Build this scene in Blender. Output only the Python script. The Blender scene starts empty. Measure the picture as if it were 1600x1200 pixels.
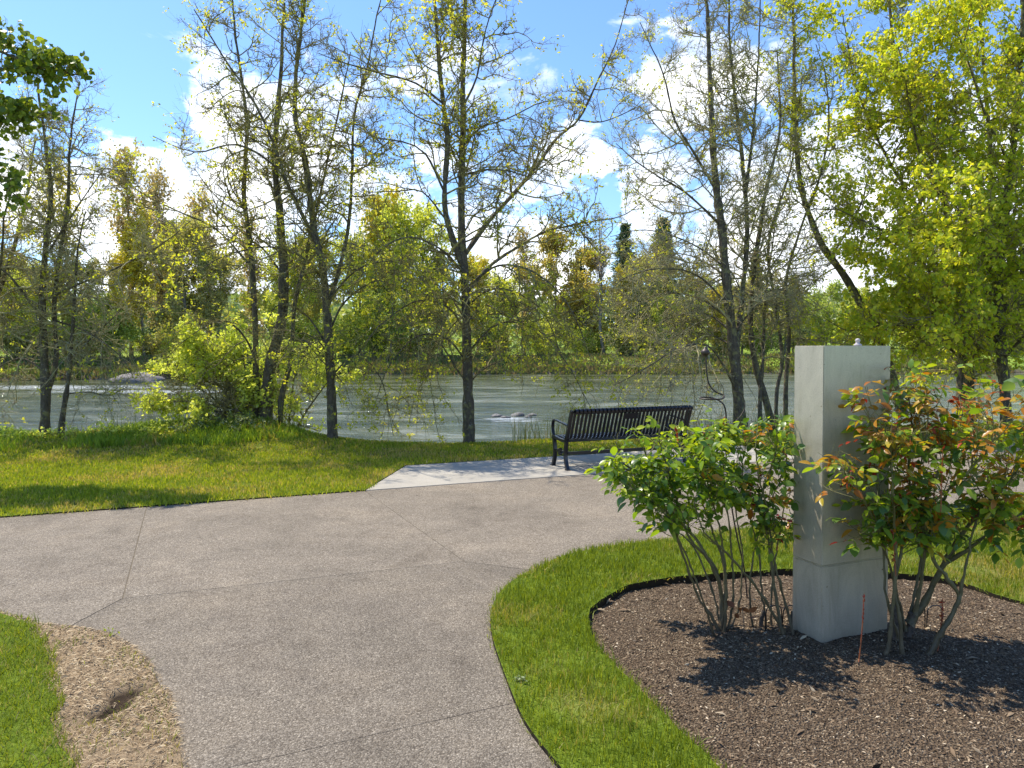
import bpy, bmesh, math, random
import numpy as np
from mathutils import Vector, Matrix, geometry
S = bpy.context.scene
COL = S.collection
rng = np.random.default_rng(7)
random.seed(7)
# ------------------------------------------------------------------ camera
F, PITCH, HC = 1100.0, math.radians(1.2), 1.65
CY = 568.0
cam = bpy.data.cameras.new('camera'); co = bpy.data.objects.new('camera', cam); COL.objects.link(co)
cam.sensor_width = 36; cam.lens = 36 * F / 1600; cam.shift_y = -(600 - CY) / 1600
cam.clip_start = .05; cam.clip_end = 3000
co.location = (0, 0, HC); co.rotation_euler = (math.pi / 2 - PITCH, 0, 0)
S.camera = co
# ------------------------------------------------------------------ light
SUN_EL = math.radians(61); SX, SY = -.80, .60          # horizontal direction towards the sun
sun = bpy.data.lights.new('sun', 'SUN'); so = bpy.data.objects.new('sun', sun); COL.objects.link(so)
sun.energy = 4.6; sun.angle = math.radians(.5); sun.color = (1, .93, .80)
sd = Vector((SX * math.cos(SUN_EL), SY * math.cos(SUN_EL), math.sin(SUN_EL))).normalized()
so.rotation_euler = sd.to_track_quat('Z', 'Y').to_euler(); so.location = (0, 0, 50)
S.view_settings.view_transform = 'Standard'; S.view_settings.look = 'None'
S.view_settings.gamma = 1; S.view_settings.use_curve_mapping = False
S.view_settings.exposure = 0.68


def ray(u, v):
    a = (u - 800) / F; b = (CY - v) / F
    c, s = math.cos(PITCH), math.sin(PITCH)
    return np.array([a, c + b * s, -s + b * c])


def P(u, v, Y):
    r = ray(u, v); k = Y / r[1]
    return np.array([r[0] * k, Y, HC + r[2] * k])


def G(u, v, z=0.0):
    r = ray(u, v); k = (z - HC) / r[2]
    return np.array([r[0] * k, r[1] * k, z])


# ------------------------------------------------------------------ node helpers
class N:
    def __init__(s, tree): s.t = tree
    def __call__(s, typ, ins=None, **props):
        n = s.t.nodes.new(typ)
        for k, v in props.items(): setattr(n, k, v)
        for k, v in (ins or {}).items():
            if isinstance(v, bpy.types.NodeSocket): s.t.links.new(v, n.inputs[k])
            else: n.inputs[k].default_value = v
        return n
    def ramp(s, fac, stops, interp='LINEAR'):
        n = s.t.nodes.new('ShaderNodeValToRGB'); n.color_ramp.interpolation = interp
        e = n.color_ramp.elements
        while len(e) < len(stops): e.new(.5)
        for i, (p, c) in enumerate(stops):
            e[i].position = p; e[i].color = (*c, 1) if len(c) == 3 else c
        s.t.links.new(fac, n.inputs[0]); return n.outputs[0]
    def noise(s, vec, scale, detail=4, rough=.55, dist=0.0):
        n = s('ShaderNodeTexNoise', {'Scale': scale, 'Detail': detail, 'Roughness': rough, 'Distortion': dist})
        s.t.links.new(vec, n.inputs['Vector']); return n.outputs['Fac']
    def math(s, op, a, b=0.0, c=0.0, clamp=False):
        n = s('ShaderNodeMath', {0: a, 1: b, 2: c}, operation=op); n.use_clamp = clamp; return n.outputs[0]
    def mix(s, fac, a, b, mode='MIX'):
        n = s('ShaderNodeMix', data_type='RGBA', blend_type=mode)
        for i, v in ((0, fac), (6, a), (7, b)):
            if isinstance(v, bpy.types.NodeSocket): s.t.links.new(v, n.inputs[i])
            else: n.inputs[i].default_value = (*v, 1) if isinstance(v, tuple) and len(v) == 3 else v
        return n.outputs[2]


def newmat(name):
    m = bpy.data.materials.new(name); m.use_nodes = True; m.node_tree.nodes.clear()
    n = N(m.node_tree); out = n('ShaderNodeOutputMaterial')
    return m, n, out


def link(n, a, b): n.t.links.new(a, b)


def pos(n, scale=(1, 1, 1)):
    g = n('ShaderNodeNewGeometry')
    if scale == (1, 1, 1): return g.outputs['Position']
    return n('ShaderNodeVectorMath', {0: g.outputs['Position'], 1: scale}, operation='MULTIPLY').outputs[0]


def principled(name, color_fn, rough=.6, metallic=0.0, bump=None, bump_d=.01, spec=.5, disp=None):
    m, n, out = newmat(name)
    c = color_fn(n) if callable(color_fn) else (*color_fn, 1)
    b = n('ShaderNodeBsdfPrincipled', {'Base Color': c, 'Roughness': rough(n) if callable(rough) else rough, 'Metallic': metallic, 'Specular IOR Level': spec})
    if bump:
        bn = n('ShaderNodeBump', {'Height': bump(n), 'Strength': 1.0, 'Distance': bump_d}); link(n, bn.outputs[0], b.inputs['Normal'])
    link(n, b.outputs[0], out.inputs[0]); return m


def leafmat(name, stops, trans=.45, rough=.5, tint=(1.25, 1.2, .55), spec=.4):
    m, n, out = newmat(name)
    g = n('ShaderNodeNewGeometry')
    oi = n('ShaderNodeObjectInfo')
    r = n.math('FRACT', n.math('ADD', g.outputs['Random Per Island'], oi.outputs['Random']))
    c = n.ramp(r, stops)
    p = n('ShaderNodeBsdfPrincipled', {'Base Color': c, 'Roughness': rough, 'Specular IOR Level': spec})
    tc = n.mix(1.0, c, (*tint,), 'MULTIPLY')
    t = n('ShaderNodeBsdfTranslucent', {'Color': tc})
    mx = n('ShaderNodeMixShader', {0: trans, 1: p.outputs[0], 2: t.outputs[0]})
    link(n, mx.outputs[0], out.inputs[0]); return m


# ------------------------------------------------------------------ world
w = bpy.data.worlds.new('World'); S.world = w; w.use_nodes = True
w.node_tree.nodes.clear(); n = N(w.node_tree)
sky = n('ShaderNodeTexSky', sky_type='NISHITA'); sky.sun_disc = False
sky.sun_elevation = SUN_EL; sky.sun_rotation = math.atan2(SX, SY); sky.air_density = 1.0; sky.dust_density = .3; sky.ozone_density = 2.2
tc = n('ShaderNodeTexCoord'); d = tc.outputs['Generated']
sep = n('ShaderNodeSeparateXYZ', {0: d})
z = n.math('MAXIMUM', sep.outputs[2], 0.0)
dz = n('ShaderNodeVectorMath', {0: d, 1: (1, 1, 1.7)}, operation='MULTIPLY').outputs[0]
n1 = n.noise(dz, 7.0, 10, .58, .35)
n2 = n.noise(dz, 2.3, 5, .5)
nz = n.math('ADD', n.math('MULTIPLY', n1, .6), n.math('MULTIPLY', n2, .4))
cover = n.math('MULTIPLY', n.math('SUBTRACT', .36, z), .28)           # more cloud low down
wob = n('ShaderNodeTexNoise', {'Vector': dz, 'Scale': 11.0, 'Detail': 6.0, 'Roughness': .6}).outputs['Color']
wv = n('ShaderNodeVectorMath', {0: n('ShaderNodeVectorMath', {0: wob, 1: (.5, .5, .5)}, operation='SUBTRACT').outputs[0], 'Scale': .16}, operation='SCALE').outputs[0]
dw = n('ShaderNodeVectorMath', {0: d, 1: wv}, operation='ADD').outputs[0]
blob = None
for (u, v, r) in ((185, 250, .062), (222, 262, .06), (150, 300, .06), (60, 330, .10), (450, 230, .13), (380, 260, .11), (560, 290, .05), (1075, 135, .075), (1150, 120, .06),
                  (1010, 300, .07), (890, 245, .06), (700, 250, .05), (820, 420, .14), (300, 420, .2), (1180, 290, .08), (1330, 300, .18), (1250, 430, .2), (1550, 300, .2), (20, 190, .035), (620, 340, .10)):
    dr = ray(u, v); dr = dr / np.linalg.norm(dr)
    dp = n('ShaderNodeVectorMath', {0: dw, 1: tuple(float(q) for q in dr)}, operation='DISTANCE').outputs['Value']
    f = n.math('MULTIPLY', n.math('SUBTRACT', 1.0, n.math('DIVIDE', dp, r), clamp=True), 1.0)
    blob = f if blob is None else n.math('MAXIMUM', blob, f)
dens = n.math('ADD', n.math('ADD', nz, cover), n.math('MULTIPLY', blob, .30))
mask = n.ramp(dens, [(.575, (0, 0, 0)), (.635, (.55, .55, .55)), (.75, (1, 1, 1))], 'EASE')
shade = n.ramp(n.noise(dz, 9.0, 5, .55, .3), [(.3, (4.6, 5.1, 6.0)), (.50, (7.0, 7.2, 7.6)), (.62, (8.8, 8.9, 9.1))])
skyc = n.mix(1.0, sky.outputs[0], (.74, .91, 1.12), 'MULTIPLY')
c = n.mix(mask, skyc, shade)
bg = n('ShaderNodeBackground', {'Color': c, 'Strength': .145})
wo = n('ShaderNodeOutputWorld', {0: bg.outputs[0]})

# ------------------------------------------------------------------ mesh helpers
def mesh(name, V, faces=(), quads=None, tris=None, mat=None, smooth=False):
    me = bpy.data.meshes.new(name)
    V = np.asarray(V, dtype=np.float32).reshape(-1, 3)
    if quads is None and tris is None:
        me.from_pydata(V.tolist(), [], [list(map(int, f)) for f in faces])
    else:
        q = np.zeros((0, 4), int) if quads is None else np.asarray(quads).reshape(-1, 4)
        t = np.zeros((0, 3), int) if tris is None else np.asarray(tris).reshape(-1, 3)
        idx = np.concatenate([q.ravel(), t.ravel()]).astype(np.int32)
        st = np.concatenate([np.arange(len(q)) * 4, len(q) * 4 + np.arange(len(t)) * 3]).astype(np.int32)
        me.vertices.add(len(V)); me.vertices.foreach_set('co', V.ravel())
        me.loops.add(len(idx)); me.loops.foreach_set('vertex_index', idx)
        me.polygons.add(len(st)); me.polygons.foreach_set('loop_start', st)
        me.update(calc_edges=True)
    if smooth: me.polygons.foreach_set('use_smooth', np.ones(len(me.polygons), bool))
    if mat: me.materials.append(mat)
    me.update()
    return me


def link_obj(name, me, parent=None, loc=None, rot=None, scale=None):
    o = bpy.data.objects.new(name, me); COL.objects.link(o)
    if parent is not None: o.parent = parent
    if loc is not None: o.location = [float(q) for q in loc]
    if rot is not None: o.rotation_euler = rot
    if scale is not None: o.scale = (scale, scale, scale) if isinstance(scale, (int, float)) else scale
    return o


def tag(o, label=None, cat=None, group=None, kind=None):
    if label: o['label'] = label
    if cat: o['category'] = cat
    if group: o['group'] = group
    if kind: o['kind'] = kind
    return o


def empty(name, loc, label, cat, group=None, rot=0):
    o = link_obj(name, None, loc=loc); o.rotation_euler = (0, 0, rot); o.empty_display_size = .2
    return tag(o, label, cat, group)


class MB:
    """collects simple solids into one mesh"""
    def __init__(s): s.v = []; s.f = []; s.n = 0
    def add(s, V, Fc):
        s.v.extend([list(map(float, q)) for q in V]); s.f.extend([[i + s.n for i in f] for f in Fc]); s.n = len(s.v)
    def box(s, a, b):
        (x0, y0, z0), (x1, y1, z1) = a, b
        s.add([(x0, y0, z0), (x1, y0, z0), (x1, y1, z0), (x0, y1, z0), (x0, y0, z1), (x1, y0, z1), (x1, y1, z1), (x0, y1, z1)],
              [(0, 3, 2, 1), (4, 5, 6, 7), (0, 1, 5, 4), (1, 2, 6, 5), (2, 3, 7, 6), (3, 0, 4, 7)])
    def tube(s, pts, r, sides=8):
        pts = np.array(pts, float); K = len(pts); r = np.broadcast_to(np.array(r, float), (K,))
        V, q = tubes(pts[None], r[None], sides)
        s.add(V, q.tolist()); b = s.n - K * sides
        s.f.append([b + i for i in range(sides)][::-1]); s.f.append([b + (K - 1) * sides + i for i in range(sides)])
    def strap(s, prof, x0, x1, th):
        """a flat bar bent along a (y,z) profile"""
        p = np.array(prof, float); t = np.gradient(p, axis=0); t /= np.linalg.norm(t, axis=1)[:, None]
        nn = np.stack([-t[:, 1], t[:, 0]], 1) * th / 2
        K = len(p); V = []
        for k in range(K):
            a = p[k] + nn[k]; b = p[k] - nn[k]
            V += [(x0, *a), (x1, *a), (x1, *b), (x0, *b)]
        Fc = []
        for k in range(K - 1):
            for i in range(4): Fc.append((k * 4 + i, k * 4 + (i + 1) % 4, k * 4 + 4 + (i + 1) % 4, k * 4 + 4 + i))
        Fc.append((3, 2, 1, 0)); e = (K - 1) * 4; Fc.append((e, e + 1, e + 2, e + 3))
        s.add(V, Fc)
    def lathe(s, prof, n=16, c=(0, 0, 0)):
        V = []; K = len(prof)
        for (r, z) in prof:
            for i in range(n): a = 2 * math.pi * i / n; V.append((c[0] + r * math.cos(a), c[1] + r * math.sin(a), c[2] + z))
        Fc = [(k * n + i, k * n + (i + 1) % n, (k + 1) * n + (i + 1) % n, (k + 1) * n + i) for k in range(K - 1) for i in range(n)]
        Fc.append(list(range(n))[::-1]); Fc.append([(K - 1) * n + i for i in range(n)]); s.add(V, Fc)
    def obj(s, name, mat, parent=None, smooth=False):
        return link_obj(name, mesh(name, s.v, s.f, mat=mat, smooth=smooth), parent)


def tubes(pts, rad, sides):
    """pts (N,K,3), rad (N,K) -> verts, quads"""
    Nn, K, _ = pts.shape
    t = np.gradient(pts, axis=1); t /= np.linalg.norm(t, axis=2, keepdims=True) + 1e-9
    ref = np.zeros((Nn, 1, 3)); m = t.mean(1); ref[:, 0, :] = np.where(np.abs(m[:, 2:3]) > .8 * np.linalg.norm(m, axis=1, keepdims=True), [[1., 0, 0]], [[0, 0, 1.]])
    a = np.cross(t, ref); a /= np.linalg.norm(a, axis=2, keepdims=True) + 1e-9
    b = np.cross(t, a)
    th = np.arange(sides) * 2 * math.pi / sides
    V = pts[:, :, None, :] + rad[:, :, None, None] * (np.cos(th)[None, None, :, None] * a[:, :, None, :] + np.sin(th)[None, None, :, None] * b[:, :, None, :])
    base = (np.arange(Nn)[:, None, None] * K + np.arange(K - 1)[None, :, None]) * sides
    i = np.arange(sides)[None, None, :]; j = (i + 1) % sides
    q = np.stack([base + i, base + sides + i, base + sides + j, base + j], -1).reshape(-1, 4)
    return V.reshape(-1, 3), q


def merge(parts):
    V = []; Q = []; o = 0
    for v, q in parts: V.append(v); Q.append(q + o); o += len(v)
    return np.concatenate(V), np.concatenate(Q)


def catmull(pts, step):
    p = np.array(pts, float)
    if len(p) < 3: p = np.array([p[0], (p[0] + p[-1]) / 2, p[-1]])
    q = np.vstack([2 * p[0] - p[1], p, 2 * p[-1] - p[-2]]); out = []
    for i in range(1, len(q) - 2):
        L = np.linalg.norm(q[i + 1] - q[i]); m = max(1, int(L / step))
        for k in range(m):
            t = k / m
            out.append(.5 * ((2 * q[i]) + (-q[i - 1] + q[i + 1]) * t + (2 * q[i - 1] - 5 * q[i] + 4 * q[i + 1] - q[i + 2]) * t * t + (-q[i - 1] + 3 * q[i] - 3 * q[i + 1] + q[i + 2]) * t ** 3))
    out.append(q[-2]); return np.array(out)


def unit(v): return v / (np.linalg.norm(v, axis=-1, keepdims=True) + 1e-9)


def grow(R, base, tan, prad, n_pts, length, ang, jit, grav, r0, r1=.35, flat=0.0):
    """children of sampled parent points, all at once. base,tan (N,3)"""
    Nn = len(base)
    rnd = R.normal(size=(Nn, 3)); rnd[:, 1] *= (1 - flat)
    perp = unit(rnd - (rnd * tan).sum(1, keepdims=True) * tan)
    a = ang * (1 + .25 * R.normal(size=(Nn, 1)))
    dr = unit(np.cos(a) * tan + np.sin(a) * perp)
    L = length[:, None] * (.6 + .7 * R.random((Nn, 1))) / (n_pts - 1)
    pts = np.zeros((Nn, n_pts, 3)); pts[:, 0] = base
    g = np.array([0, 0, 1.0])
    for k in range(1, n_pts):
        dr = unit(dr + jit * R.normal(size=(Nn, 3)) + g * (grav(k / n_pts) if callable(grav) else grav))
        pts[:, k] = pts[:, k - 1] + dr * L
    rr = np.minimum(r0 if isinstance(r0, np.ndarray) else np.full(Nn, r0), prad * .8)[:, None] * np.linspace(1, r1, n_pts)[None]
    return pts, rr


def sample_on(R, pts, rad, cnt, tmin=.15, tmax=1.0):
    """cnt random places on each of N polylines -> base, tangent, radius, t, parent idx"""
    Nn, K, _ = pts.shape
    idx = np.repeat(np.arange(Nn), cnt); M = len(idx)
    t = tmin + (tmax - tmin) * R.random(M); f = t * (K - 1); k = np.minimum(f.astype(int), K - 2); fr = (f - k)[:, None]
    b = pts[idx, k] * (1 - fr) + pts[idx, k + 1] * fr
    tn = unit(pts[idx, k + 1] - pts[idx, k]); r = rad[idx, k] * (1 - fr[:, 0]) + rad[idx, k + 1] * fr[:, 0]
    return b, tn, r, t, idx


def leaves(R, base, size, up=.3, fold=.35, asp=.55, droop=0.0, tan=None, spread=1.0):
    """kite leaves, 2 triangles each, sharing a folded midrib"""
    M = len(base); size = np.broadcast_to(size, (M,))[:, None] * (.65 + .7 * R.random((M, 1)))
    dr = R.normal(size=(M, 3)) * spread
    if tan is not None: dr = dr + tan
    dr[:, 2] -= droop; dr = unit(dr)
    nr = R.normal(size=(M, 3)) * .8; nr[:, 2] += up * 2
    sd_ = unit(np.cross(dr, nr)); nr = np.cross(sd_, dr)
    a = base; tip = base + dr * size; mid = base + dr * size * .45
    l = mid + sd_ * size * asp * .5 + nr * size * fold * .3; r = mid - sd_ * size * asp * .5 + nr * size * fold * .3
    V = np.stack([a, l, tip, r], 1).reshape(-1, 3); i = np.arange(M)[:, None] * 4
    T = np.concatenate([i + [[0, 2, 1]], i + [[0, 3, 2]]], 0)
    return V, T


def pip(poly, x, y):
    poly = np.asarray(poly)[:, :2]; ins = np.zeros(len(x), bool); j = len(poly) - 1
    for i in range(len(poly)):
        xi, yi = poly[i]; xj, yj = poly[j]
        c_ = ((yi > y) != (yj > y)) & (x < (xj - xi) * (y - yi) / (yj - yi + 1e-12) + xi)
        ins ^= c_; j = i
    return ins


def vnoise(x, y, s, seed=0):
    """cheap smooth value noise"""
    x = np.asarray(x, float) * s; y = np.asarray(y, float) * s
    xi = np.floor(x).astype(np.int64); yi = np.floor(y).astype(np.int64); fx = x - xi; fy = y - yi
    fx = fx * fx * (3 - 2 * fx); fy = fy * fy * (3 - 2 * fy)
    def h(a, b):
        k = (a * 374761393 + b * 668265263 + seed * 982451653) & 0x7fffffff
        k = ((k ^ (k >> 13)) * 1274126177) & 0x7fffffff
        return ((k ^ (k >> 16)) & 0xffff) / 65535.
    return (h(xi, yi) * (1 - fx) + h(xi + 1, yi) * fx) * (1 - fy) + (h(xi, yi + 1) * (1 - fx) + h(xi + 1, yi + 1) * fx) * fy


def fbm(x, y, s, o=3, seed=0): return sum(vnoise(x, y, s * 2 ** k, seed + k) * .5 ** k for k in range(o)) / sum(.5 ** k for k in range(o))


# ------------------------------------------------------------------ terrain
WL = -1.70                                           # water level
def sstep(a, b, x): t = np.clip((x - a) / (b - a), 0, 1); return t * t * (3 - 2 * t)
def edgeY(x): return 12.2 + .28 * np.maximum(x, 0) + .25 * np.sin(x * .9) + .5 * sstep(-3.2, -5.5, x)
def farY(x): return np.interp(x, [-200, -60, -48, -24, 0, 60, 200], [62, 68, 73, 90, 92, 94, 99]) + 1.2 * np.sin(x * .21) + .7 * np.sin(x * .53 + 1)
def hgt(x, y):
    x = np.asarray(x, float); y = np.asarray(y, float)
    z0 = .30 * np.exp(-((x + 5.0) / 1.9) ** 2 - ((y - 12.9) / 1.5) ** 2) + .12 * np.exp(-((x + 8.) / 2) ** 2 - ((y - 12.2) / 1.2) ** 2)
    z0 = z0 + .03 * (fbm(x, y, .7, 2, 5) - .5) * sstep(9, 11, y)
    e = edgeY(x); t = sstep(e, e + 4.5, y); z = z0 * (1 - t) + (-3.2) * t
    f = farY(x); u = sstep(f - 1.0, f + 1.0, y); v = sstep(f + 1, f + 9, y); far = sstep(130, 420, y)
    zf = -3.2 + u * (2.1 + .5 * vnoise(x, y, .3, 3)) + v * 1.55 + far * 9 * (1 + .6 * vnoise(x, y, .008, 9))
    return np.where(y > 50, zf, z)


def ax(segs):
    o = [segs[0][0]]
    for a, b, s in segs: k = max(1, int(round((b - a) / s))); o += list(a + (b - a) * (np.arange(k) + 1) / k)
    return np.array(o)


xs = ax([(-900, -200, 70), (-200, -60, 7), (-60, -14, 1.5), (-14, 14, .35), (14, 70, 1.6), (70, 200, 8), (200, 900, 70)])
ys = ax([(-60, 0, 6), (0, 20, .35), (20, 64, 4), (64, 110, .8), (110, 160, 4), (160, 1500, 60)])
X, Y = np.meshgrid(xs, ys); Z = hgt(X, Y) - .10 * (Y < 20)
Vg = np.stack([X, Y, Z], -1).reshape(-1, 3); nx = len(xs)
ii = (np.arange(len(ys) - 1)[:, None] * nx + np.arange(nx - 1)[None]).ravel()
Qg = np.stack([ii, ii + 1, ii + nx + 1, ii + nx], -1)
def c_ground(n):
    p = pos(n); s = n('ShaderNodeSeparateXYZ', {0: p}); nr = n('ShaderNodeNewGeometry')
    a = n.ramp(n.noise(p, .35, 6, .65), [(.35, (.12, .19, .03)), (.5, (.20, .29, .04)), (.62, (.28, .32, .06)), (.75, (.32, .28, .14))])
    dirt = n.ramp(n.noise(p, 1.3, 6, .7), [(.3, (.07, .055, .035)), (.6, (.19, .15, .10)), (.8, (.30, .25, .18))])
    slope = n('ShaderNodeSeparateXYZ', {0: nr.outputs['Normal']}).outputs[2]
    f = n.math('ADD', n.math('MULTIPLY', n.math('SUBTRACT', .93, slope), 5.0), n.math('SUBTRACT', n.noise(p, .25, 4), .45), clamp=True)
    return n.mix(f, a, dirt)
m_ground = principled('ground_soil', c_ground, .95, bump=lambda n: n.noise(pos(n), 3, 6, .7), bump_d=.15, spec=.1)
tag(link_obj('ground', mesh('ground', Vg, quads=Qg, mat=m_ground, smooth=True)), 'earth banks and ground on both sides of the river', None, None, 'structure')

# ------------------------------------------------------------------ water
def c_water(n):
    p = pos(n); foam = None
    st = n('ShaderNodeVectorMath', {0: p, 1: (.35, 1.6, 1)}, operation='MULTIPLY').outputs[0]
    nz = n.noise(st, 1.6, 6, .7)
    sp = n('ShaderNodeSeparateXYZ', {0: p})
    for (u, v, rx, ry) in ((800, 655, 2.2, 1.6), (90, 605, 17, 5.5), (230, 612, 14, 3.5)):
        q = G(u, v, WL)
        ex = n.math('DIVIDE', n.math('SUBTRACT', sp.outputs[0], float(q[0])), rx); ey = n.math('DIVIDE', n.math('SUBTRACT', sp.outputs[1], float(q[1])), ry)
        f = n.math('SUBTRACT', 1.0, n.math('ADD', n.math('MULTIPLY', ex, ex), n.math('MULTIPLY', ey, ey)), clamp=True)
        foam = f if foam is None else n.math('MAXIMUM', foam, f)
    fm = n.ramp(n.math('ADD', nz, n.math('MULTIPLY', foam, .30)), [(.68, (0, 0, 0)), (.80, (1, 1, 1))])
    base = n.ramp(n.noise(n('ShaderNodeVectorMath', {0: p, 1: (.16, .30, 1)}, operation='MULTIPLY').outputs[0], 1.0, 6, .68, .8),
                  [(.36, (.032, .040, .015)), (.48, (.07, .082, .036)), (.56, (.13, .142, .085)), (.66, (.26, .27, .21))])
    return n.mix(fm, base, (.62, .66, .66))
def b_water(n):
    p = pos(n)
    a = n.noise(n('ShaderNodeVectorMath', {0: p, 1: (.55, 1.3, 1)}, operation='MULTIPLY').outputs[0], 1.1, 5, .62, .6)
    b = n.noise(n('ShaderNodeVectorMath', {0: p, 1: (1.2, 3.2, 1)}, operation='MULTIPLY').outputs[0], 2.6, 4, .6, .4)
    c = n.noise(n('ShaderNodeVectorMath', {0: p, 1: (.22, .42, 1)}, operation='MULTIPLY').outputs[0], 1.0, 3, .6, .5)
    return n.math('ADD', n.math('ADD', n.math('MULTIPLY', a, .75), n.math('MULTIPLY', b, .25)), n.math('MULTIPLY', c, 1.2))
m_water = principled('river_water', c_water, .10, bump=b_water, bump_d=.15, spec=.5)
xw = ax([(-300, -60, 20), (-60, 60, .7), (60, 300, 20)]); yw = ax([(11, 100, .7), (100, 112, 4)])
X, Y = np.meshgrid(xw, yw)
Z = WL + .010 * (fbm(X * .5, Y * 1.4, .8, 3, 21) - .5) * 2
Vw = np.stack([X, Y, Z], -1).reshape(-1, 3); nx = len(xw); ii = (np.arange(len(yw) - 1)[:, None] * nx + np.arange(nx - 1)[None]).ravel()
tag(link_obj('river_water', mesh('river_water', Vw, quads=np.stack([ii, ii + 1, ii + nx + 1, ii + nx], -1), mat=m_water, smooth=True)), 'grey green rippling river between the banks', None, None, 'structure')

# ------------------------------------------------------------------ ground sheets
def smooth_line(pts, step=.05): return catmull([(*p[:2], 0) for p in pts], step)[:, :2]
def px(*uv): return [tuple(G(u, v)[:2]) for u, v in uv]

SL = .395
Jc = G(570, 767)[:2]
def back_edge(x): return Jc[1] + SL * (x - Jc[0])
isl = smooth_line(px((985, 1330), (880, 1210), (820, 1132), (790, 1060), (770, 1000), (768, 958), (785, 925), (825, 896), (885, 871), (955, 856), (1020, 848)) + [(2.3, G(1020, 848)[1] + .47), (4.72, 7.32), (9, 9.1), (14, 11.1)], .04)
bed = smooth_line(px((1215, 1290), (1120, 1200), (1050, 1132), (985, 1068), (938, 1015), (918, 985), (921, 958), (950, 933), (1000, 915), (1070, 904), (1230, 893), (1400, 899), (1500, 915), (1600, 945)) + [(3.9, 3.9), (4.0, 3.2), (3.6, 2.4), (2.7, 1.7), (1.9, 1.8), (1.45, 2.1)], .04)
bed = bed + np.column_stack([fbm(bed[:, 0], bed[:, 1], 5, 3, 61) - .5, fbm(bed[:, 0], bed[:, 1], 5, 3, 62) - .5]) * .055
stl = smooth_line(px((300, 1330), (285, 1200), (272, 1132), (250, 1070), (215, 1025), (180, 1000), (130, 985), (60, 975), (0, 962), (-160, 945), (-400, 925)), .04)
strawi = smooth_line(px((150, 1330), (105, 1200), (80, 1132), (98, 1080), (70, 1030), (58, 1000), (40, 975)), .04)
strawi = strawi + np.column_stack([fbm(strawi[:, 0], strawi[:, 1], 6, 3, 63) - .5, fbm(strawi[:, 0], strawi[:, 1], 6, 3, 64) - .5]) * .10


m_skirt = principled('cut_soil', (.030, .024, .016), .95, spec=.1)
def cdt_sheet(name, outline, holes, step, zf, mat, skirt=.12, dense=None, region=None):
    outline = np.asarray(outline)
    loops = [outline] + [np.asarray(h) for h in holes]
    verts = []; edges = []
    for L in loops:
        b = len(verts); verts += [Vector((float(x), float(y))) for x, y in L]
        edges += [(b + i, b + (i + 1) % len(L)) for i in range(len(L))]
    nb = len(verts)
    x0, y0 = outline.min(0); x1, y1 = outline.max(0)
    gx, gy = np.meshgrid(np.arange(x0, x1, step), np.arange(y0, y1, step)); gx = gx.ravel() + rng.uniform(-.3, .3, gx.size) * step; gy = gy.ravel() + rng.uniform(-.3, .3, gy.size) * step
    k = pip(outline, gx, gy)
    for h in holes: k &= ~pip(h, gx, gy)
    gx, gy = gx[k], gy[k]
    allb = np.vstack(loops)
    keep = np.ones(len(gx), bool)
    for s in range(0, len(gx), 4000):
        dd = ((gx[s:s + 4000, None] - allb[None, :, 0]) ** 2 + (gy[s:s + 4000, None] - allb[None, :, 1]) ** 2).min(1); keep[s:s + 4000] = dd > (step * .35) ** 2
    verts += [Vector((float(a), float(b))) for a, b in zip(gx[keep], gy[keep])]
    r = geometry.delaunay_2d_cdt(verts, edges, [], 0, 1e-5)
    V2 = np.array([tuple(v) for v in r[0]]); T = np.array([f for f in r[2] if len(f) == 3])
    c_ = V2[T].mean(1); k = pip(outline, c_[:, 0], c_[:, 1])
    for h in holes: k &= ~pip(h, c_[:, 0], c_[:, 1])
    T = T[k]
    Z = zf(V2[:, 0], V2[:, 1]); V = np.column_stack([V2, Z])
    # skirts
    Vs = [V]; Q = []; o = len(V)
    for L in loops:
        zt = zf(L[:, 0], L[:, 1]); top = np.column_stack([L, zt]); bot = np.column_stack([L, zt - skirt]); m = len(L)
        Vs += [top, bot]; i = np.arange(m); j = (i + 1) % m
        Q.append(np.stack([o + i, o + m + i, o + m + j, o + j], -1)); o += 2 * m
    me = mesh(name, np.vstack(Vs), quads=np.vstack(Q), tris=T, mat=mat, smooth=False)
    me.materials.append(m_skirt); nq = sum(len(q_) for q_ in Q); mi = np.zeros(len(me.polygons), np.int32); mi[:nq] = 1
    me.polygons.foreach_set('material_index', mi); me.update()
    return link_obj(name, me)


def c_lawn(n):
    p = pos(n)
    big = n.noise(p, .9, 5, .6); fine = n.noise(p, 18, 4, .7); y = n('ShaderNodeSeparateXYZ', {0: p}).outputs[1]
    green = n.ramp(fine, [(.3, (.055, .085, .008)), (.5, (.11, .16, .014)), (.7, (.17, .22, .025))])
    dry = n.ramp(fine, [(.3, (.12, .12, .03)), (.6, (.26, .22, .08)), (.75, (.33, .27, .14))])
    f = n.math('ADD', n.ramp(big, [(.47, (0, 0, 0)), (.66, (1, 1, 1))]), n.math('MULTIPLY', n.math('SUBTRACT', y, 8.0), .06), clamp=True)
    return n.mix(n.math('MULTIPLY', f, .75), green, dry)
m_lawn = principled('lawn_turf', c_lawn, .95, bump=lambda n: n.noise(pos(n), 40, 3, .7), bump_d=.03, spec=.1)
m_edge = None

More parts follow.
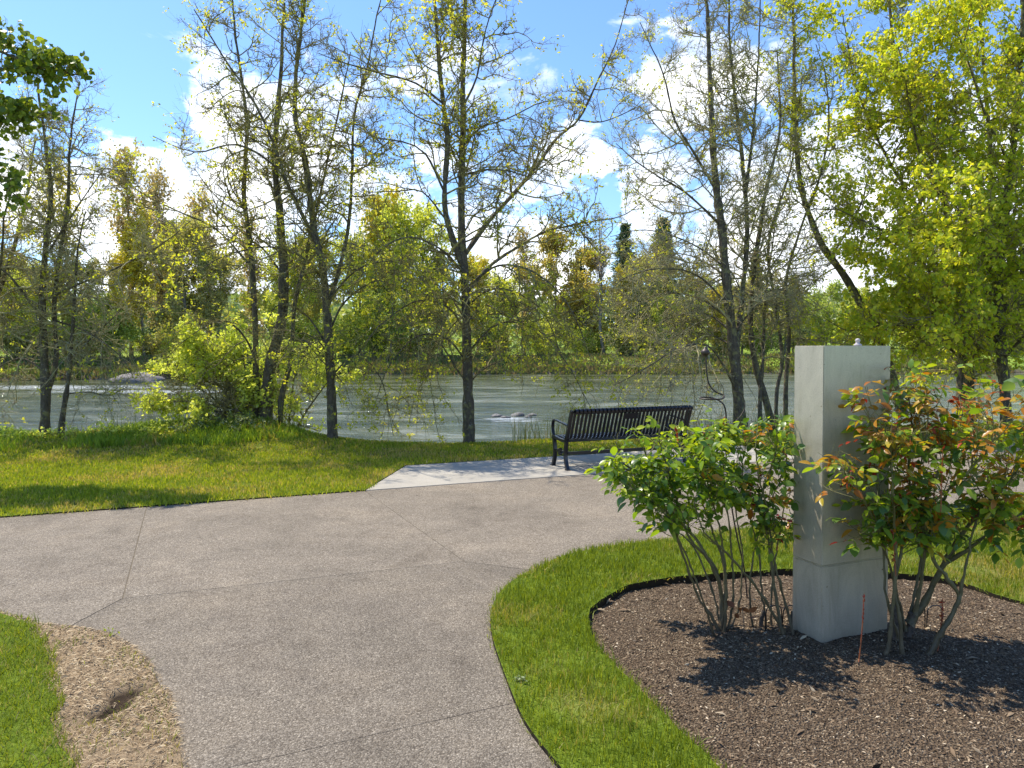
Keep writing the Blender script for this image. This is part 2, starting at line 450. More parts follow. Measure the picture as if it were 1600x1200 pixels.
# riverside lawn (behind the path, round the pad, over the bank's crest)
padC = px((634, 728)) [0]; padW = 1.62
ld = np.array([1, SL]) / math.hypot(1, SL); ln = np.array([-ld[1], ld[0]])
padA = Jc; padB = np.array(padC); padE = padA + ld * 6.6; padD = padE + ln * ((padB - padA) @ ln)
xr = np.linspace(16, -16, 60)
river_lawn = np.array([(-16, back_edge(-16)), tuple(padA), tuple(padB), tuple(padD), tuple(padE), (16, back_edge(16))])
river_lawn = np.vstack([np.vstack([np.linspace(river_lawn[i], river_lawn[i + 1], 24)[:-1] for i in range(5)]), river_lawn[-1:], np.column_stack([xr, edgeY(xr) + 4.6 + (xr > 8) * 1.0])])
cdt_sheet('riverside_lawn', river_lawn, [], .33, lambda x, y: hgt(x, y) + .012, m_lawn)['kind'] = 'structure'
# island lawn: between the path curve and the bed
island = np.vstack([isl, [(14, 1.0), (5, .6), (1.6, 1.45)]])
cdt_sheet('island_lawn', island, [bed], .16, lambda x, y: .012 + .012 * fbm(x, y, 2, 2, 3), m_lawn, skirt=.10)['kind'] = 'structure'
# left lawn
leftl = np.vstack([strawi[::-1][:0], px((45, 975), (0, 962), (-160, 945), (-400, 925)), [(-9, 3.0), (-9, .5), (-2.6, .5)], strawi])
cdt_sheet('corner_lawn', leftl, [], .14, lambda x, y: .01 + .012 * fbm(x, y, 2, 2, 3), m_lawn, skirt=.1)['kind'] = 'structure'


# mulch bed
def zbed(x, y):
    cx, cy = 2.3, 3.9; r = np.hypot((x - cx) / 1.9, (y - cy) / 1.3)
    return -.030 + .060 * np.clip(1 - r * r, 0, 1) + .022 * (fbm(x, y, 6, 3, 8) - .5) + .014 * (fbm(x, y, 22, 2, 12) - .5)
def c_mulch(n):
    p = pos(n)
    v = n('ShaderNodeTexVoronoi', {'Vector': p, 'Scale': 130.0, 'Randomness': 1.0})
    cc = n('ShaderNodeSeparateColor', {0: v.outputs['Color']}).outputs[0]
    base = n.ramp(cc, [(.0, (0.038, 0.026, 0.016)), (.45, (0.095, 0.065, 0.041)), (.8, (0.162, 0.115, 0.074)), (.95, (0.284, 0.216, 0.142)), (1, (0.446, 0.365, 0.257))])
    return n.mix(n.math('MULTIPLY', n.noise(p, 2.0, 4), .5), base, (.12, .088, .06))
m_mulch = principled('bark_mulch', c_mulch, .95, bump=lambda n: n('ShaderNodeTexVoronoi', {'Vector': pos(n), 'Scale': 95.0}).outputs['Distance'], bump_d=.018, spec=.15)
cdt_sheet('mulch_bed', bed, [], .035, zbed, m_mulch, skirt=.02)['kind'] = 'structure'

# straw patch
straw_poly = np.vstack([stl[:-1][::1][: int(len(stl) * .80)], px((20, 968)), strawi[::-1]])
hole = G(183, 1100)
def zstraw(x, y):
    ca, sa = math.cos(1.05), math.sin(1.05); a = (x - hole[0]) * ca + (y - hole[1]) * sa; b = -(x - hole[0]) * sa + (y - hole[1]) * ca
    return -.004 + .022 * fbm(x, y, 5, 4, 31) - .055 * np.exp(-(a / .17) ** 2 - ((b - .05 * np.sin(a * 9) + .06 * (fbm(x, y, 9, 2, 77) - .5)) / (.035 + .06 * vnoise(x, y, 9, 5))) ** 2)
def c_straw(n):
    p = pos(n); s = n('ShaderNodeSeparateXYZ', {0: p})
    st = n.noise(n('ShaderNodeVectorMath', {0: p, 1: (1, 2.6, 1)}, operation='MULTIPLY').outputs[0], 60, 5, .7, 1.2)
    c = n.ramp(st, [(.3, (.14, .095, .055)), (.5, (.32, .235, .145)), (.7, (.46, .355, .23))])
    soil = n.ramp(s.outputs[2], [(0, (1, 1, 1)), (.001, (1, 1, 1))])
    f = n.math('ADD', n.math('MULTIPLY', n.math('SUBTRACT', -.006, s.outputs[2]), 60.0, clamp=True), n.ramp(n.noise(p, 5, 5, .7), [(.58, (0, 0, 0)), (.68, (.8, .8, .8))]), clamp=True)
    return n.mix(f, c, (.06, .042, .028))
m_straw = principled('dry_grass_thatch', c_straw, .95, bump=lambda n: n.noise(pos(n), 90, 5, .75, 1.0), bump_d=.012, spec=.1)
cdt_sheet('dry_straw_patch', straw_poly, [], .03, zstraw, m_straw, skirt=.05)['kind'] = 'structure'

# ------------------------------------------------------------------ path slabs
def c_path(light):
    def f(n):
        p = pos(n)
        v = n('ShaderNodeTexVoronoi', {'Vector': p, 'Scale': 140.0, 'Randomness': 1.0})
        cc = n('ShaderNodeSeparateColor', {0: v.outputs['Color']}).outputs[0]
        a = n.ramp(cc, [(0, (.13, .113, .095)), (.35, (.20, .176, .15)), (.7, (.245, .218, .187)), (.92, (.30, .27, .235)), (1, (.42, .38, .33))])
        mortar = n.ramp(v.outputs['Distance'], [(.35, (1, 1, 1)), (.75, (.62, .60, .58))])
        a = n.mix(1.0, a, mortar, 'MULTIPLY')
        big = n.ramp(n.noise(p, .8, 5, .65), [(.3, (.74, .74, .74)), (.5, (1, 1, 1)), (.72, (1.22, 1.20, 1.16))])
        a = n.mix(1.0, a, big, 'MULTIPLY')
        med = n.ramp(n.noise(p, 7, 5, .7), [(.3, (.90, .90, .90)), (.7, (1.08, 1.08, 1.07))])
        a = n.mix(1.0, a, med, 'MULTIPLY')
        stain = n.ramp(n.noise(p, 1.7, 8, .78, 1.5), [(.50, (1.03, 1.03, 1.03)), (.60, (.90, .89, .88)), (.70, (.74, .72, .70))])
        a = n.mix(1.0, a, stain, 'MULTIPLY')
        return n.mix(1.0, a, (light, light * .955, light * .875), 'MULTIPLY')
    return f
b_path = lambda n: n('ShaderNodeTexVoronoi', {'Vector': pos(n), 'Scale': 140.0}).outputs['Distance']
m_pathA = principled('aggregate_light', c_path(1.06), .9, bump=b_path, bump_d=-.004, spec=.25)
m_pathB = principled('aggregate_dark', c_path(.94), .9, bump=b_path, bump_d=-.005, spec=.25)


def inset(poly, d):
    p = np.asarray(poly, float); a = np.roll(p, 1, 0); b = np.roll(p, -1, 0)
    area = .5 * np.sum(p[:, 0] * b[:, 1] - b[:, 0] * p[:, 1]); s = 1 if area > 0 else -1
    e1 = unit(p - a); e2 = unit(b - p); n1_ = np.stack([-e1[:, 1], e1[:, 0]], 1) * s; n2_ = np.stack([-e2[:, 1], e2[:, 0]], 1) * s
    m = n1_ + n2_; m /= np.maximum((m * m).sum(1, keepdims=True) / 2, .4)
    return p + m * d


def slab(name, poly, z0, z1, mat, parent, gap=.0032):
    poly = np.asarray(poly, float); poly = poly[np.linalg.norm(poly - np.roll(poly, 1, 0), axis=1) > 1e-4]
    p = inset(poly, gap)
    bm = bmesh.new(); vs = [bm.verts.new((float(x), float(y), z1)) for x, y in p]; f = bm.faces.new(vs)
    if f.normal.z < 0: f.normal_flip()
    bm.normal_update()
    r = bmesh.ops.extrude_face_region(bm, geom=[f]); top = [g for g in r['geom'] if isinstance(g, bmesh.types.BMFace)]
    for g in r['geom']:
        if isinstance(g, bmesh.types.BMVert): pass
    vb = list(f.verts) if f.is_valid else []
    # original face keeps z1; move the extruded copy down
    for g in r['geom']:
        if isinstance(g, bmesh.types.BMVert): g.co.z = z0
    bmesh.ops.recalc_face_normals(bm, faces=bm.faces)
    bmesh.ops.triangulate(bm, faces=[q for q in bm.faces if len(q.verts) > 4])
    me = bpy.data.meshes.new(name); bm.to_mesh(me); bm.free(); me.materials.append(mat)
    return link_obj(name, me, parent)


path = tag(link_obj('path', None), 'grey exposed aggregate footpath', None, None, 'structure')
J1 = G(192, 935)[:2]; J0 = G(218, 797)[:2]; J0 = np.array([J0[0], back_edge(J0[0])]); J3 = G(725, 877)[:2]
def near(line, pt): return int(np.argmin(((line - pt) ** 2).sum(1)))
iJ2 = near(stl, G(108, 981)[:2]); iI = near(isl, G(835, 893)[:2]); iL = near(isl, G(806, 1100)[:2]); iS = near(stl, G(290, 1215)[:2])
A_ = np.vstack([[(-16, back_edge(-16))], [J0], [J1], stl[iJ2:], [(-16, stl[-1][1] - 1.5)]])
B_ = np.vstack([[J0], [padA], [J3], [J1]])
C_ = np.vstack([[padA], [(16, back_edge(16))], isl[::-1][:len(isl) - iI], [J3]])
D_ = np.vstack([[J1], [J3], isl[iL:iI + 1][::-1], [stl[iS]], stl[iS:iJ2 + 1]])
E_ = np.vstack([[stl[iS]], [isl[iL]], isl[:iL][::-1], [(1.2, -3), (-1.4, -3)], stl[:iS]])
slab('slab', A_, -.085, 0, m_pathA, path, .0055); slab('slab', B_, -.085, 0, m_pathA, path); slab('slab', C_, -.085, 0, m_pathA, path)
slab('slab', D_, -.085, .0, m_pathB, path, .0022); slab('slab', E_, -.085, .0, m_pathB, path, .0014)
# soft earth showing in the joints
outl = inset(np.vstack([[(-16, back_edge(-16)), (16, back_edge(16))], isl[::-1], [(1.2, -3), (-1.4, -3)], stl, [(-16, stl[-1][1] - 1.5)]]), .012)
bm = bmesh.new(); bm.faces.new([bm.verts.new((float(x), float(y), -.003)) for x, y in outl]); bmesh.ops.triangulate(bm, faces=bm.faces[:])
me = bpy.data.meshes.new('joint_fill'); bm.to_mesh(me); bm.free(); me.materials.append(principled('gritty_joint', lambda n: n.ramp(n.noise(pos(n), 60, 4, .7), [(.35, (.09, .075, .055)), (.7, (.21, .175, .13))]), .95, spec=.1)); link_obj('joint_fill', me, path)

def c_pad(n):
    p = pos(n)
    a = n.ramp(n.noise(p, 60, 5, .75), [(.3, (.30, .275, .235)), (.7, (.42, .39, .335))])
    b = n.ramp(n.noise(p, 1.3, 5, .6), [(.3, (.84, .83, .82)), (.7, (1.08, 1.07, 1.05))])
    return n.mix(1.0, a, b, 'MULTIPLY')
m_pad = principled('broom_concrete', c_pad, .85, bump=lambda n: n.noise(pos(n), 180, 3, .7), bump_d=.003, spec=.25)
pad = tag(link_obj('concrete_pad', None), 'pale concrete pad under the bench', None, None, 'structure')
pj = padA + ld * 3.1; pk = pj + ln * ((padB - padA) @ ln)
slab('slab', [tuple(padA), tuple(pj), tuple(pk), tuple(padB)], -.085, .006, m_pad, pad, .007)
slab('slab', [tuple(pj), tuple(padE), tuple(padD), tuple(pk)], -.085, .006, m_pad, pad, .007)

# joint debris, twigs and crumbs on the path
R = np.random.default_rng(5)
def chips(name, n_, poly, zf, size, mat, label, flat=.5, holes=(), thin=.35, group=None, wt=None):
    p = np.asarray(poly); x0, y0 = p.min(0); x1, y1 = p.max(0)
    x = R.uniform(x0, x1, n_ * 3); y = R.uniform(y0, y1, n_ * 3); k = pip(p, x, y)
    for h in holes: k &= ~pip(h, x, y)
    if wt is not None: k &= R.random(len(x)) < wt(x, y)
    x, y = x[k][:n_], y[k][:n_]; M = len(x)
    z = zf(x, y); c_ = np.column_stack([x, y, z + .001])
    a = unit(np.column_stack([R.normal(size=(M, 2)), R.normal(size=M) * flat * .4])); nn = unit(np.column_stack([R.normal(size=(M, 2)) * flat, np.ones(M)]))
    b = unit(np.cross(nn, a)); s = size * (.4 + R.random(M) ** 3 * 2.6)[:, None]
    h = np.cross(a, b) * s * .18
    V = np.stack([c_ - a * s, c_ + b * s * thin + h, c_ + a * s, c_ - b * s * thin + h, c_ + h * 2.2], 1).reshape(-1, 3); i = np.arange(M)[:, None] * 5
    T = np.concatenate([i + [[0, 4, 1]], i + [[1, 4, 2]], i + [[2, 4, 3]], i + [[3, 4, 0]]], 0)
    return tag(link_obj(name, mesh(name, V, tris=T, mat=mat)), label, group, None, 'stuff')
def rampmat(name, stops, rough=.9):
    return principled(name, lambda n: n.ramp(n('ShaderNodeNewGeometry').outputs['Random Per Island'], stops), rough, spec=.2)
m_chip = rampmat('bark_chips', [(0, (0.030, 0.020, 0.014)), (.5, (0.115, 0.076, 0.046)), (.82, (0.203, 0.142, 0.089)), (.96, (0.365, 0.277, 0.182)), (1, (0.608, 0.513, 0.378))])
chips('mulch_chips', 80000, bed, zbed, .0048, m_chip, 'dark bark chips covering the rose bed', .55)
chips('mulch_litter', 900, inset(bed, -.03), lambda x, y: np.maximum(zbed(x, y), -.02) + .003, .013, rampmat('litter', [(0, (.06, .04, .025)), (.6, (.19, .13, .08)), (1, (.42, .34, .23))]), 'larger bark pieces and dry leaf scraps strewn over the bed', .9, thin=.3)
m_strawb = rampmat('straw_blades', [(0, (.13, .09, .055)), (.5, (.30, .22, .135)), (1, (.48, .39, .26))])
chips('straw_clippings', 85000, inset(straw_poly, -.02), zstraw, .0085, m_strawb, 'dry straw clippings on the bare patch by the path', .35, thin=.045,
      wt=lambda x, y: np.clip((zstraw(x, y) + .012) * 60, .05, 1) * np.clip(1.6 * fbm(x, y, 5, 3, 90), .3, 1))

# ------------------------------------------------------------------ grass
def grassmat(name, green, dry, dryamt, yfade=0.0):
    m, n, out = newmat(name)
    g = n('ShaderNodeNewGeometry'); p = g.outputs['Position']
    big = n.noise(p, .9, 5, .6); y = n('ShaderNodeSeparateXYZ', {0: p}).outputs[1]
    f = n.math('ADD', n.math('ADD', n.ramp(big, [(.47, (0, 0, 0)), (.66, (1, 1, 1))]), dryamt), n.math('MULTIPLY', n.math('SUBTRACT', y, 8.0), yfade), clamp=True)
    f2 = n.math('GREATER_THAN', n.math('MULTIPLY', f, .8), g.outputs['Random Per Island'])
    r2 = n.math('FRACT', n.math('MULTIPLY', g.outputs['Random Per Island'], 37.7))
    c = n.mix(f2, n.ramp(r2, green), n.ramp(r2, dry))
    pr = n('ShaderNodeBsdfPrincipled', {'Base Color': c, 'Roughness': .5, 'Specular IOR Level': .35})
    t = n('ShaderNodeBsdfTranslucent', {'Color': n.mix(1.0, c, (1.35, 1.25, .5), 'MULTIPLY')})
    mx = n('ShaderNodeMixShader', {0: .45, 1: pr.outputs[0], 2: t.outputs[0]}); link(n, mx.outputs[0], out.inputs[0]); return m
GG = [(0, (.11, .16, .012)), (.5, (.185, .245, .018)), (1, (.28, .33, .035))]
GD = [(0, (.32, .31, .035)), (.5, (.42, .36, .09)), (1, (.54, .42, .20))]
m_grass = grassmat('grass_blades', [(0, (.19, .25, .016)), (.5, (.29, .35, .025)), (1, (.40, .43, .045))], GD, 0.1, .055)
m_grass2 = grassmat('grass_blades_lush', GG, GD, -.12, 0)
m_grass3 = grassmat('grass_blades_thin', GG, [(0, (.26, .28, .05)), (.6, (.38, .33, .14)), (1, (.36, .26, .22))], .12, 0)


m_lush = grassmat('grass_blades_fresh', [(0, (.14, .23, .02)), (.5, (.22, .33, .03)), (1, (.32, .42, .05))], GD, -.25, 0)
def blades(name, poly, dens, h, wd, zf, mat, label, holes=(), lean=.5, cap=400000, kind='stuff', wfn=None, hfn=None):
    p = np.asarray(poly); x0, y0 = p.min(0); x1, y1 = p.max(0)
    n_ = int((x1 - x0) * (y1 - y0) * dens); n_ = min(n_, 6000000)
    x = R.uniform(x0, x1, n_).astype(np.float32); y = R.uniform(y0, y1, n_).astype(np.float32)
    # keep what can be seen in the frame or just outside it
    k = (np.abs(x) < .80 * y + .5) & (y > 1.9)
    if wfn is not None: k &= R.random(n_) < wfn(x, y)
    x, y = x[k], y[k]
    k = pip(p, x, y)
    for hh in holes: k &= ~pip(hh, x, y)
    x, y = x[k][:cap], y[k][:cap]; M = len(x)
    z = zf(x, y); hgt_ = h * (.5 + .8 * R.random(M)) * (.75 + .6 * fbm(x, y, 3, 2, 44))
    if hfn is not None: hgt_ = hgt_ * hfn(x, y)
    yaw = R.uniform(0, 2 * math.pi, M); ln_ = lean * R.random(M); la = R.uniform(0, 2 * math.pi, M)
    wid = wd * (.6 + .8 * R.random(M)) * np.clip(y / 4.5, .8, 3.2)
    dx, dy = np.cos(yaw) * wid / 2, np.sin(yaw) * wid / 2
    b = np.column_stack([x, y, z - .004])
    L = np.column_stack([np.cos(la), np.sin(la), np.zeros(M)]) * (hgt_ * ln_)[:, None]
    up = np.zeros((M, 3)); up[:, 2] = hgt_
    d3 = np.column_stack([dx, dy, np.zeros(M)])
    V = np.stack([b - d3, b + d3, b + up * .6 + L * .45 + d3 * .75, b + up * .6 + L * .45 - d3 * .75, b + up + L * 1.3], 1).reshape(-1, 3)
    i = np.arange(M)[:, None] * 5
    me = mesh(name, V, quads=i + [[0, 1, 2, 3]], tris=i + [[3, 2, 4]], mat=mat)
    return tag(link_obj(name, me), label, None, None, kind)


zi = lambda x, y: .014 + .012 * fbm(x, y, 2, 2, 3)
zr = lambda x, y: hgt(x, y) + .012
blades('island_grass', island, 9000, .040, .0042, zi, m_grass2, 'bright mown grass around the rose bed', [bed], wfn=lambda x, y: np.clip((4.2 / y) ** 1.6, 0, 1) * np.clip(2.6 * fbm(x, y, 3.5, 3, 55) - .35, .12, 1), hfn=lambda x, y: .7 + .7 * fbm(x, y, 6, 2, 56), cap=190000)
blades('corner_grass', inset(leftl, -.03), 9000, .036, .004, lambda x, y: .010 + .012 * fbm(x, y, 2, 2, 3), m_grass3, 'short grass in the near left corner', cap=50000, lean=1.1, wfn=lambda x, y: np.clip(2.6 * fbm(x, y, 4.5, 3, 57) - .45, .10, 1), hfn=lambda x, y: .6 + .9 * fbm(x, y, 7, 2, 58))
blades('riverside_grass', river_lawn, 3000, .042, .006, zr, m_grass, 'mown grass between the path and the river', wfn=lambda x, y: np.clip((7.5 / y) ** 1.7, 0, 1) * (y < edgeY(x) + .8), cap=230000)
blades('island_edge_grass', inset(island, -.03), 1700, .034, .004, lambda x, y: zi(x, y) - .006, m_grass2, 'stray grass blades spilling over the turf edges', [inset(bed, .03)], lean=1.6, cap=40000)
blades('straw_weeds', straw_poly, 1500, .030, .004, zstraw, m_grass2, 'sparse green blades growing in the straw patch', wfn=lambda x, y: sstep(.5, .62, fbm(x, y, 4, 2, 19)) + .04, cap=8000, lean=1.2)
blades('riverside_edge_grass', inset(river_lawn, -.05), 900, .05, .005, lambda x, y: zr(x, y) - .008, m_grass, 'grass blades leaning over the far path edge', [inset(river_lawn, .06)], lean=1.3, cap=14000, wfn=lambda x, y: 1.0 * (y < back_edge(x) + .3))
chips('path_grit', 700, outl, lambda x, y: 0 * x + .001, .006, rampmat('grit', [(0, (.03, .022, .015)), (.6, (.12, .09, .06)), (1, (.38, .32, .24))]), 'crumbs of soil and leaf scraps scattered on the path', .5, wt=lambda x, y: (np.abs(x) < .8 * y) * (y > 2) * np.clip(1.3 * fbm(x, y, 1.2, 2, 33) - .25, .03, 1))
# ragged taller grass over the left crest and along the bank
cx = np.linspace(-14, 16, 70)
crest = np.vstack([np.column_stack([cx, edgeY(cx) - .5 - 1.2 * sstep(-3.5, -5, cx)]), np.column_stack([cx, edgeY(cx) + 1.2])[::-1]])
blades('crest_grass', crest, 1500, .095, .006, zr, m_lush, 'longer ragged grass along the top of the near bank', lean=.7, wfn=lambda x, y: np.clip(.35 + sstep(-3, -5, x), 0, 1) * sstep(.28, .6, fbm(x, y, 1.2, 2, 17)), cap=45000, hfn=lambda x, y: .35 + .9 * sstep(-3, -4.5, x) + .2 * (x > 0.3))

# ------------------------------------------------------------------ leaf and bark materials
def c_bark(dark, lich, amt=.52):
    def f(n):
        p = n('ShaderNodeTexCoord').outputs['Object']
        a = n.ramp(n.noise(n('ShaderNodeVectorMath', {0: p, 1: (1, 1, .3)}, operation='MULTIPLY').outputs[0], 22, 5, .7), [(.3, tuple(q * .55 for q in dark)), (.7, tuple(q * 1.5 for q in dark))])
        l = n.ramp(n.noise(p, 9, 6, .72), [(amt, (0, 0, 0)), (amt + .06, (1, 1, 1))])
        l2 = n.ramp(n.noise(p, 17, 4, .7), [(.62, (0, 0, 0)), (.66, (1, 1, 1))])
        return n.mix(n.math('MULTIPLY', l2, .8), n.mix(n.math('MULTIPLY', l, .75), a, lich), (.34, .34, .31))
    return f
bb = lambda n: n.noise(n('ShaderNodeVectorMath', {0: n('ShaderNodeTexCoord').outputs['Object'], 1: (1, 1, .3)}, operation='MULTIPLY').outputs[0], 30, 5, .75)
m_bark = principled('mossy_bark', c_bark((.11, .09, .068), (.26, .24, .10)), .95, bump=bb, bump_d=.03, spec=.15)
m_twig = principled('lichened_twigs', c_bark((.13, .10, .065), (.34, .30, .10), .43), .95, spec=.15)
m_twig2 = principled('pale_lichened_twigs', c_bark((.21, .17, .11), (.42, .38, .19), .42), .95, spec=.15)
m_barkfar = principled('far_bark', lambda n: n.ramp(n.noise(pos(n), 3, 4), [(.3, (.13, .11, .09)), (.7, (.26, .235, .20))]), .95, spec=.1)
LY = leafmat('young_leaves', [(0, (.40, .46, .05)), (.5, (.52, .54, .06)), (.85, (.62, .58, .07)), (1, (.58, .48, .08))], 0.62)
LM = leafmat('maple_leaves', [(0, (.32, .42, .035)), (.35, (.46, .53, .045)), (.75, (.60, .60, .05)), (1, (.66, .60, .07))], 0.62)
LB = leafmat('lime_leaves', [(0, (.54, .62, .10)), (.5, (.66, .72, .15)), (1, (.74, .78, .28))], 0.6)
LC = leafmat('dark_cottonwood_leaves', [(0, (.09, .14, .02)), (.5, (.17, .23, .03)), (1, (.36, .42, .05))], .42, .4)
LT = leafmat('catkins', [(0, (.35, .30, .06)), (1, (.46, .40, .12))], .4)


def make_tree(name, label, cat, limbs, Y0, seed, group=None, l1=3.2, len1=1.3, l2=9, len2=.55, l3=4, len3=.22, jit=.22, leafn=1.2, leafsize=.05, leafm=None,
              twigm=None, barkm=None, grav1=.05, grav2=.03, twig_r=.0042, ang1=1.12, spurs=0, droop=0.0, leafspread=1.0, lowdroop=0.0, asp=.55, tmin=.2, dz=0.0, cluster=3):
    R = np.random.default_rng(seed)
    twigm = twigm or m_twig; barkm = barkm or m_bark; leafm = leafm or LY
    tr = []; tw = []; bs = []; tn = []; rd = []; wt = []
    root = None
    for L in limbs:
        p = np.array([P(u, v, Y0 + dy) for (u, v, dy) in L['p']]); p[:, 2] += dz
        if root is None: root = p[0].copy()
        c_ = catmull(p, .16); K = len(c_)
        c_[1:] += np.cumsum(R.normal(size=(K - 1, 3)) * .008, 0) * np.linspace(0, 1, K - 1)[:, None]
        t = np.linspace(0, 1, K); r = L['r'][0] * (1 - t) + L['r'][1] * t
        r = r * (1 + .10 * R.normal(size=K))
        if L.get('flare'): r = r + L['r'][0] * .5 * np.exp(-np.linspace(0, K * .16, K) / .15)
        sides = 9 if L['r'][0] > .05 else 6
        V, q = tubes(c_[None], r[None], sides); tr.append((V, q))
        ln_ = K * .16; m = int(ln_ * l1 * L.get('d', 1.0)); t0 = L.get('t0', tmin)
        tt = t0 + (1 - t0) * R.random(m); k = np.minimum((tt * (K - 1)).astype(int), K - 2)
        bs.append(c_[k]); tn.append(unit(c_[k + 1] - c_[k])); rd.append(r[k]); wt.append((1.15 - .65 * tt) * L.get('s', 1.0))
    b = np.concatenate(bs); tg = np.concatenate(tn); rr = np.concatenate(rd); wt = np.concatenate(wt)
    zlow = (b[:, 2] < 3.2)
    p1, r1 = grow(R, b, tg, rr, 9, len1 * wt, ang1, jit, lambda s: grav1 - lowdroop * s, np.clip(.020 * wt, .009, .026), .32)
    if lowdroop:                                              # lower boughs arch out and hang
        s = np.linspace(0, 1, 9)[None, :] ** 2 * zlow[:, None]; p1[:, :, 2] -= s * .5 * (np.linalg.norm(p1[:, -1] - p1[:, 0], axis=1)[:, None])
    b, tg, rr, t, ix = sample_on(R, p1, r1, l2, .12, 1.0)
    p2, r2 = grow(R, b, tg, rr, 6, len2 * (1.15 - .6 * t) * np.repeat(np.clip(wt, .4, 1.3), l2), .9, jit * 1.45, grav2, .0088, .5)
    b, tg, rr, t, ix = sample_on(R, p2, r2, l3, .1, 1.0)
    p3, r3 = grow(R, b, tg, rr, 4, np.full(len(b), len3), .8, jit * 1.3, grav2 + .04, twig_r, .6)
    for p_, r_, s_ in ((p1, r1, 5), (p2, r2, 4), (p3, r3, 3)): tw.append(tubes(p_, r_, s_))
    if spurs:
        b, tg, rr, t, ix = sample_on(R, p2, r2, spurs, .05, 1.0)
        p4, r4 = grow(R, b, tg, rr, 2, np.full(len(b), .07), 1.2, .2, .3, twig_r * 1.5, .8); tw.append(tubes(p4, r4, 3))
    o = empty(name, root, label, cat, group)
    def put(nm, V, mat, quads=None, tris=None, stuff=False, smooth=True):
        q = link_obj(nm, mesh(nm, V - root, quads=quads, tris=tris, mat=mat, smooth=smooth), o)
        if stuff: q['kind'] = 'stuff'
        return q
    V, q = merge(tr); put('trunk', V, barkm, q)
    V, q = merge(tw); put('branches', V, twigm, q)
    if leafn > 0:
        M = int(len(p3) * leafn)
        # leaf clusters sit towards the twig ends, unevenly over the crown
        k = R.integers(0, len(p3), M); ends = p3[k, R.integers(2, 4, M)]
        dn = fbm(ends[:, 0] * 1.0 + ends[:, 1] * .7, ends[:, 2] * 1.0, 1.1, 2, seed)
        ends = ends[dn > .36] if leafn < 4 else ends
        ends = np.repeat(ends, cluster, 0) + R.normal(size=(len(ends) * cluster, 3)) * leafsize * .35
        V, T = leaves(R, ends, leafsize, up=.5, droop=droop, spread=leafspread, asp=asp)
        put('foliage', V, leafm, tris=T, smooth=False)
    return o, p3


GR = 'trees along the near river bank'
# --- the tall forked tree left of the bench
make_tree('riverside_tree', 'tall tree with mossy trunk forking into upright stems, standing left of the bench', 'tree', [
    dict(p=[(733, 700, 0), (731, 600, 0), (729, 500, 0), (726, 420, 0), (722, 380, 0), (721, 250, .1), (722, 130, .15), (724, -70, .2)], r=(.095, .028), flare=1, t0=.25, d=1.3),
    dict(p=[(726, 425, 0), (706, 370, -.1), (694, 320, -.2), (697, 220, -.3), (688, 150, -.3), (680, 60, -.35), (672, -60, -.4)], r=(.06, .018), d=1.2),
    dict(p=[(725, 400, 0), (760, 350, .5), (800, 305, 1.0), (840, 258, 1.5), (870, 215, 1.9), (905, 185, 2.2), (935, 130, 2.4), (965, 72, 2.6), (985, 0, 2.8)], r=(.045, .010)),
    dict(p=[(905, 188, 2.2), (940, 190, 2.3), (980, 172, 2.4), (1020, 148, 2.5)], r=(.016, .006)),
    dict(p=[(728, 460, 0), (760, 420, .4), (800, 390, .8), (850, 362, 1.3), (910, 348, 1.7), (960, 338, 2.0), (1000, 315, 2.2)], r=(.035, .008)),
    dict(p=[(722, 230, .1), (750, 200, .3), (790, 185, .5), (835, 160, .6), (880, 150, .8)], r=(.022, .006)),
    dict(p=[(722, 275, .1), (760, 265, -.2), (800, 270, -.5), (850, 290, -.7), (885, 300, -.9)], r=(.018, .005)),
    dict(p=[(722, 170, .1), (745, 120, 0), (755, 60, -.1), (775, -20, -.2)], r=(.022, .007)),
    dict(p=[(690, 160, -.3), (650, 130, -.4), (600, 115, -.6), (540, 98, -.8), (490, 80, -1)], r=(.022, .006)),
    dict(p=[(694, 300, -.2), (665, 240, -.2), (630, 222, -.2), (590, 215, -.2), (550, 190, -.1)], r=(.022, .006)),
    dict(p=[(698, 345, -.1), (660, 300, .2), (620, 300, .5), (570, 305, .8)], r=(.018, .005)),
    dict(p=[(729, 520, 0), (700, 480, -.4), (650, 470, -.9), (590, 510, -1.4), (560, 560, -1.6)], r=(.022, .005)),
    dict(p=[(729, 480, 0), (760, 455, -.4), (800, 455, -.7), (850, 490, -1.0), (880, 560, -1.1)], r=(.020, .005)),
    dict(p=[(731, 600, 0), (712, 575, -.2), (690, 540, -.3), (660, 530, -.5), (640, 560, -.7)], r=(.018, .005)),
    dict(p=[(731, 570, 0), (700, 530, -.3), (655, 525, -.7), (615, 570, -1.0), (590, 640, -1.2)], r=(.020, .005)),
    dict(p=[(731, 550, 0), (780, 505, -.3), (840, 515, -.6), (885, 570, -.9), (925, 640, -1.0)], r=(.020, .005)),
    dict(p=[(729, 500, 0), (690, 450, .5), (640, 425, .9), (585, 440, 1.3)], r=(.022, .005)),
    dict(p=[(728, 450, 0), (780, 415, -.5), (840, 430, -.9), (895, 490, -1.2), (930, 580, -1.3)], r=(.022, .005)),
    dict(p=[(728, 430, 0), (690, 390, -.5), (640, 370, -1), (590, 390, -1.4), (550, 440, -1.6)], r=(.022, .005)),
    dict(p=[(732, 605, 0), (750, 580, .2), (790, 560, .4), (830, 545, .5)], r=(.016, .005)),
], 12.3, 11, GR, l1=4.6, len1=1.4, l2=9, l3=2, leafn=1.35, leafsize=.056, spurs=6, lowdroop=.05, jit=.23)
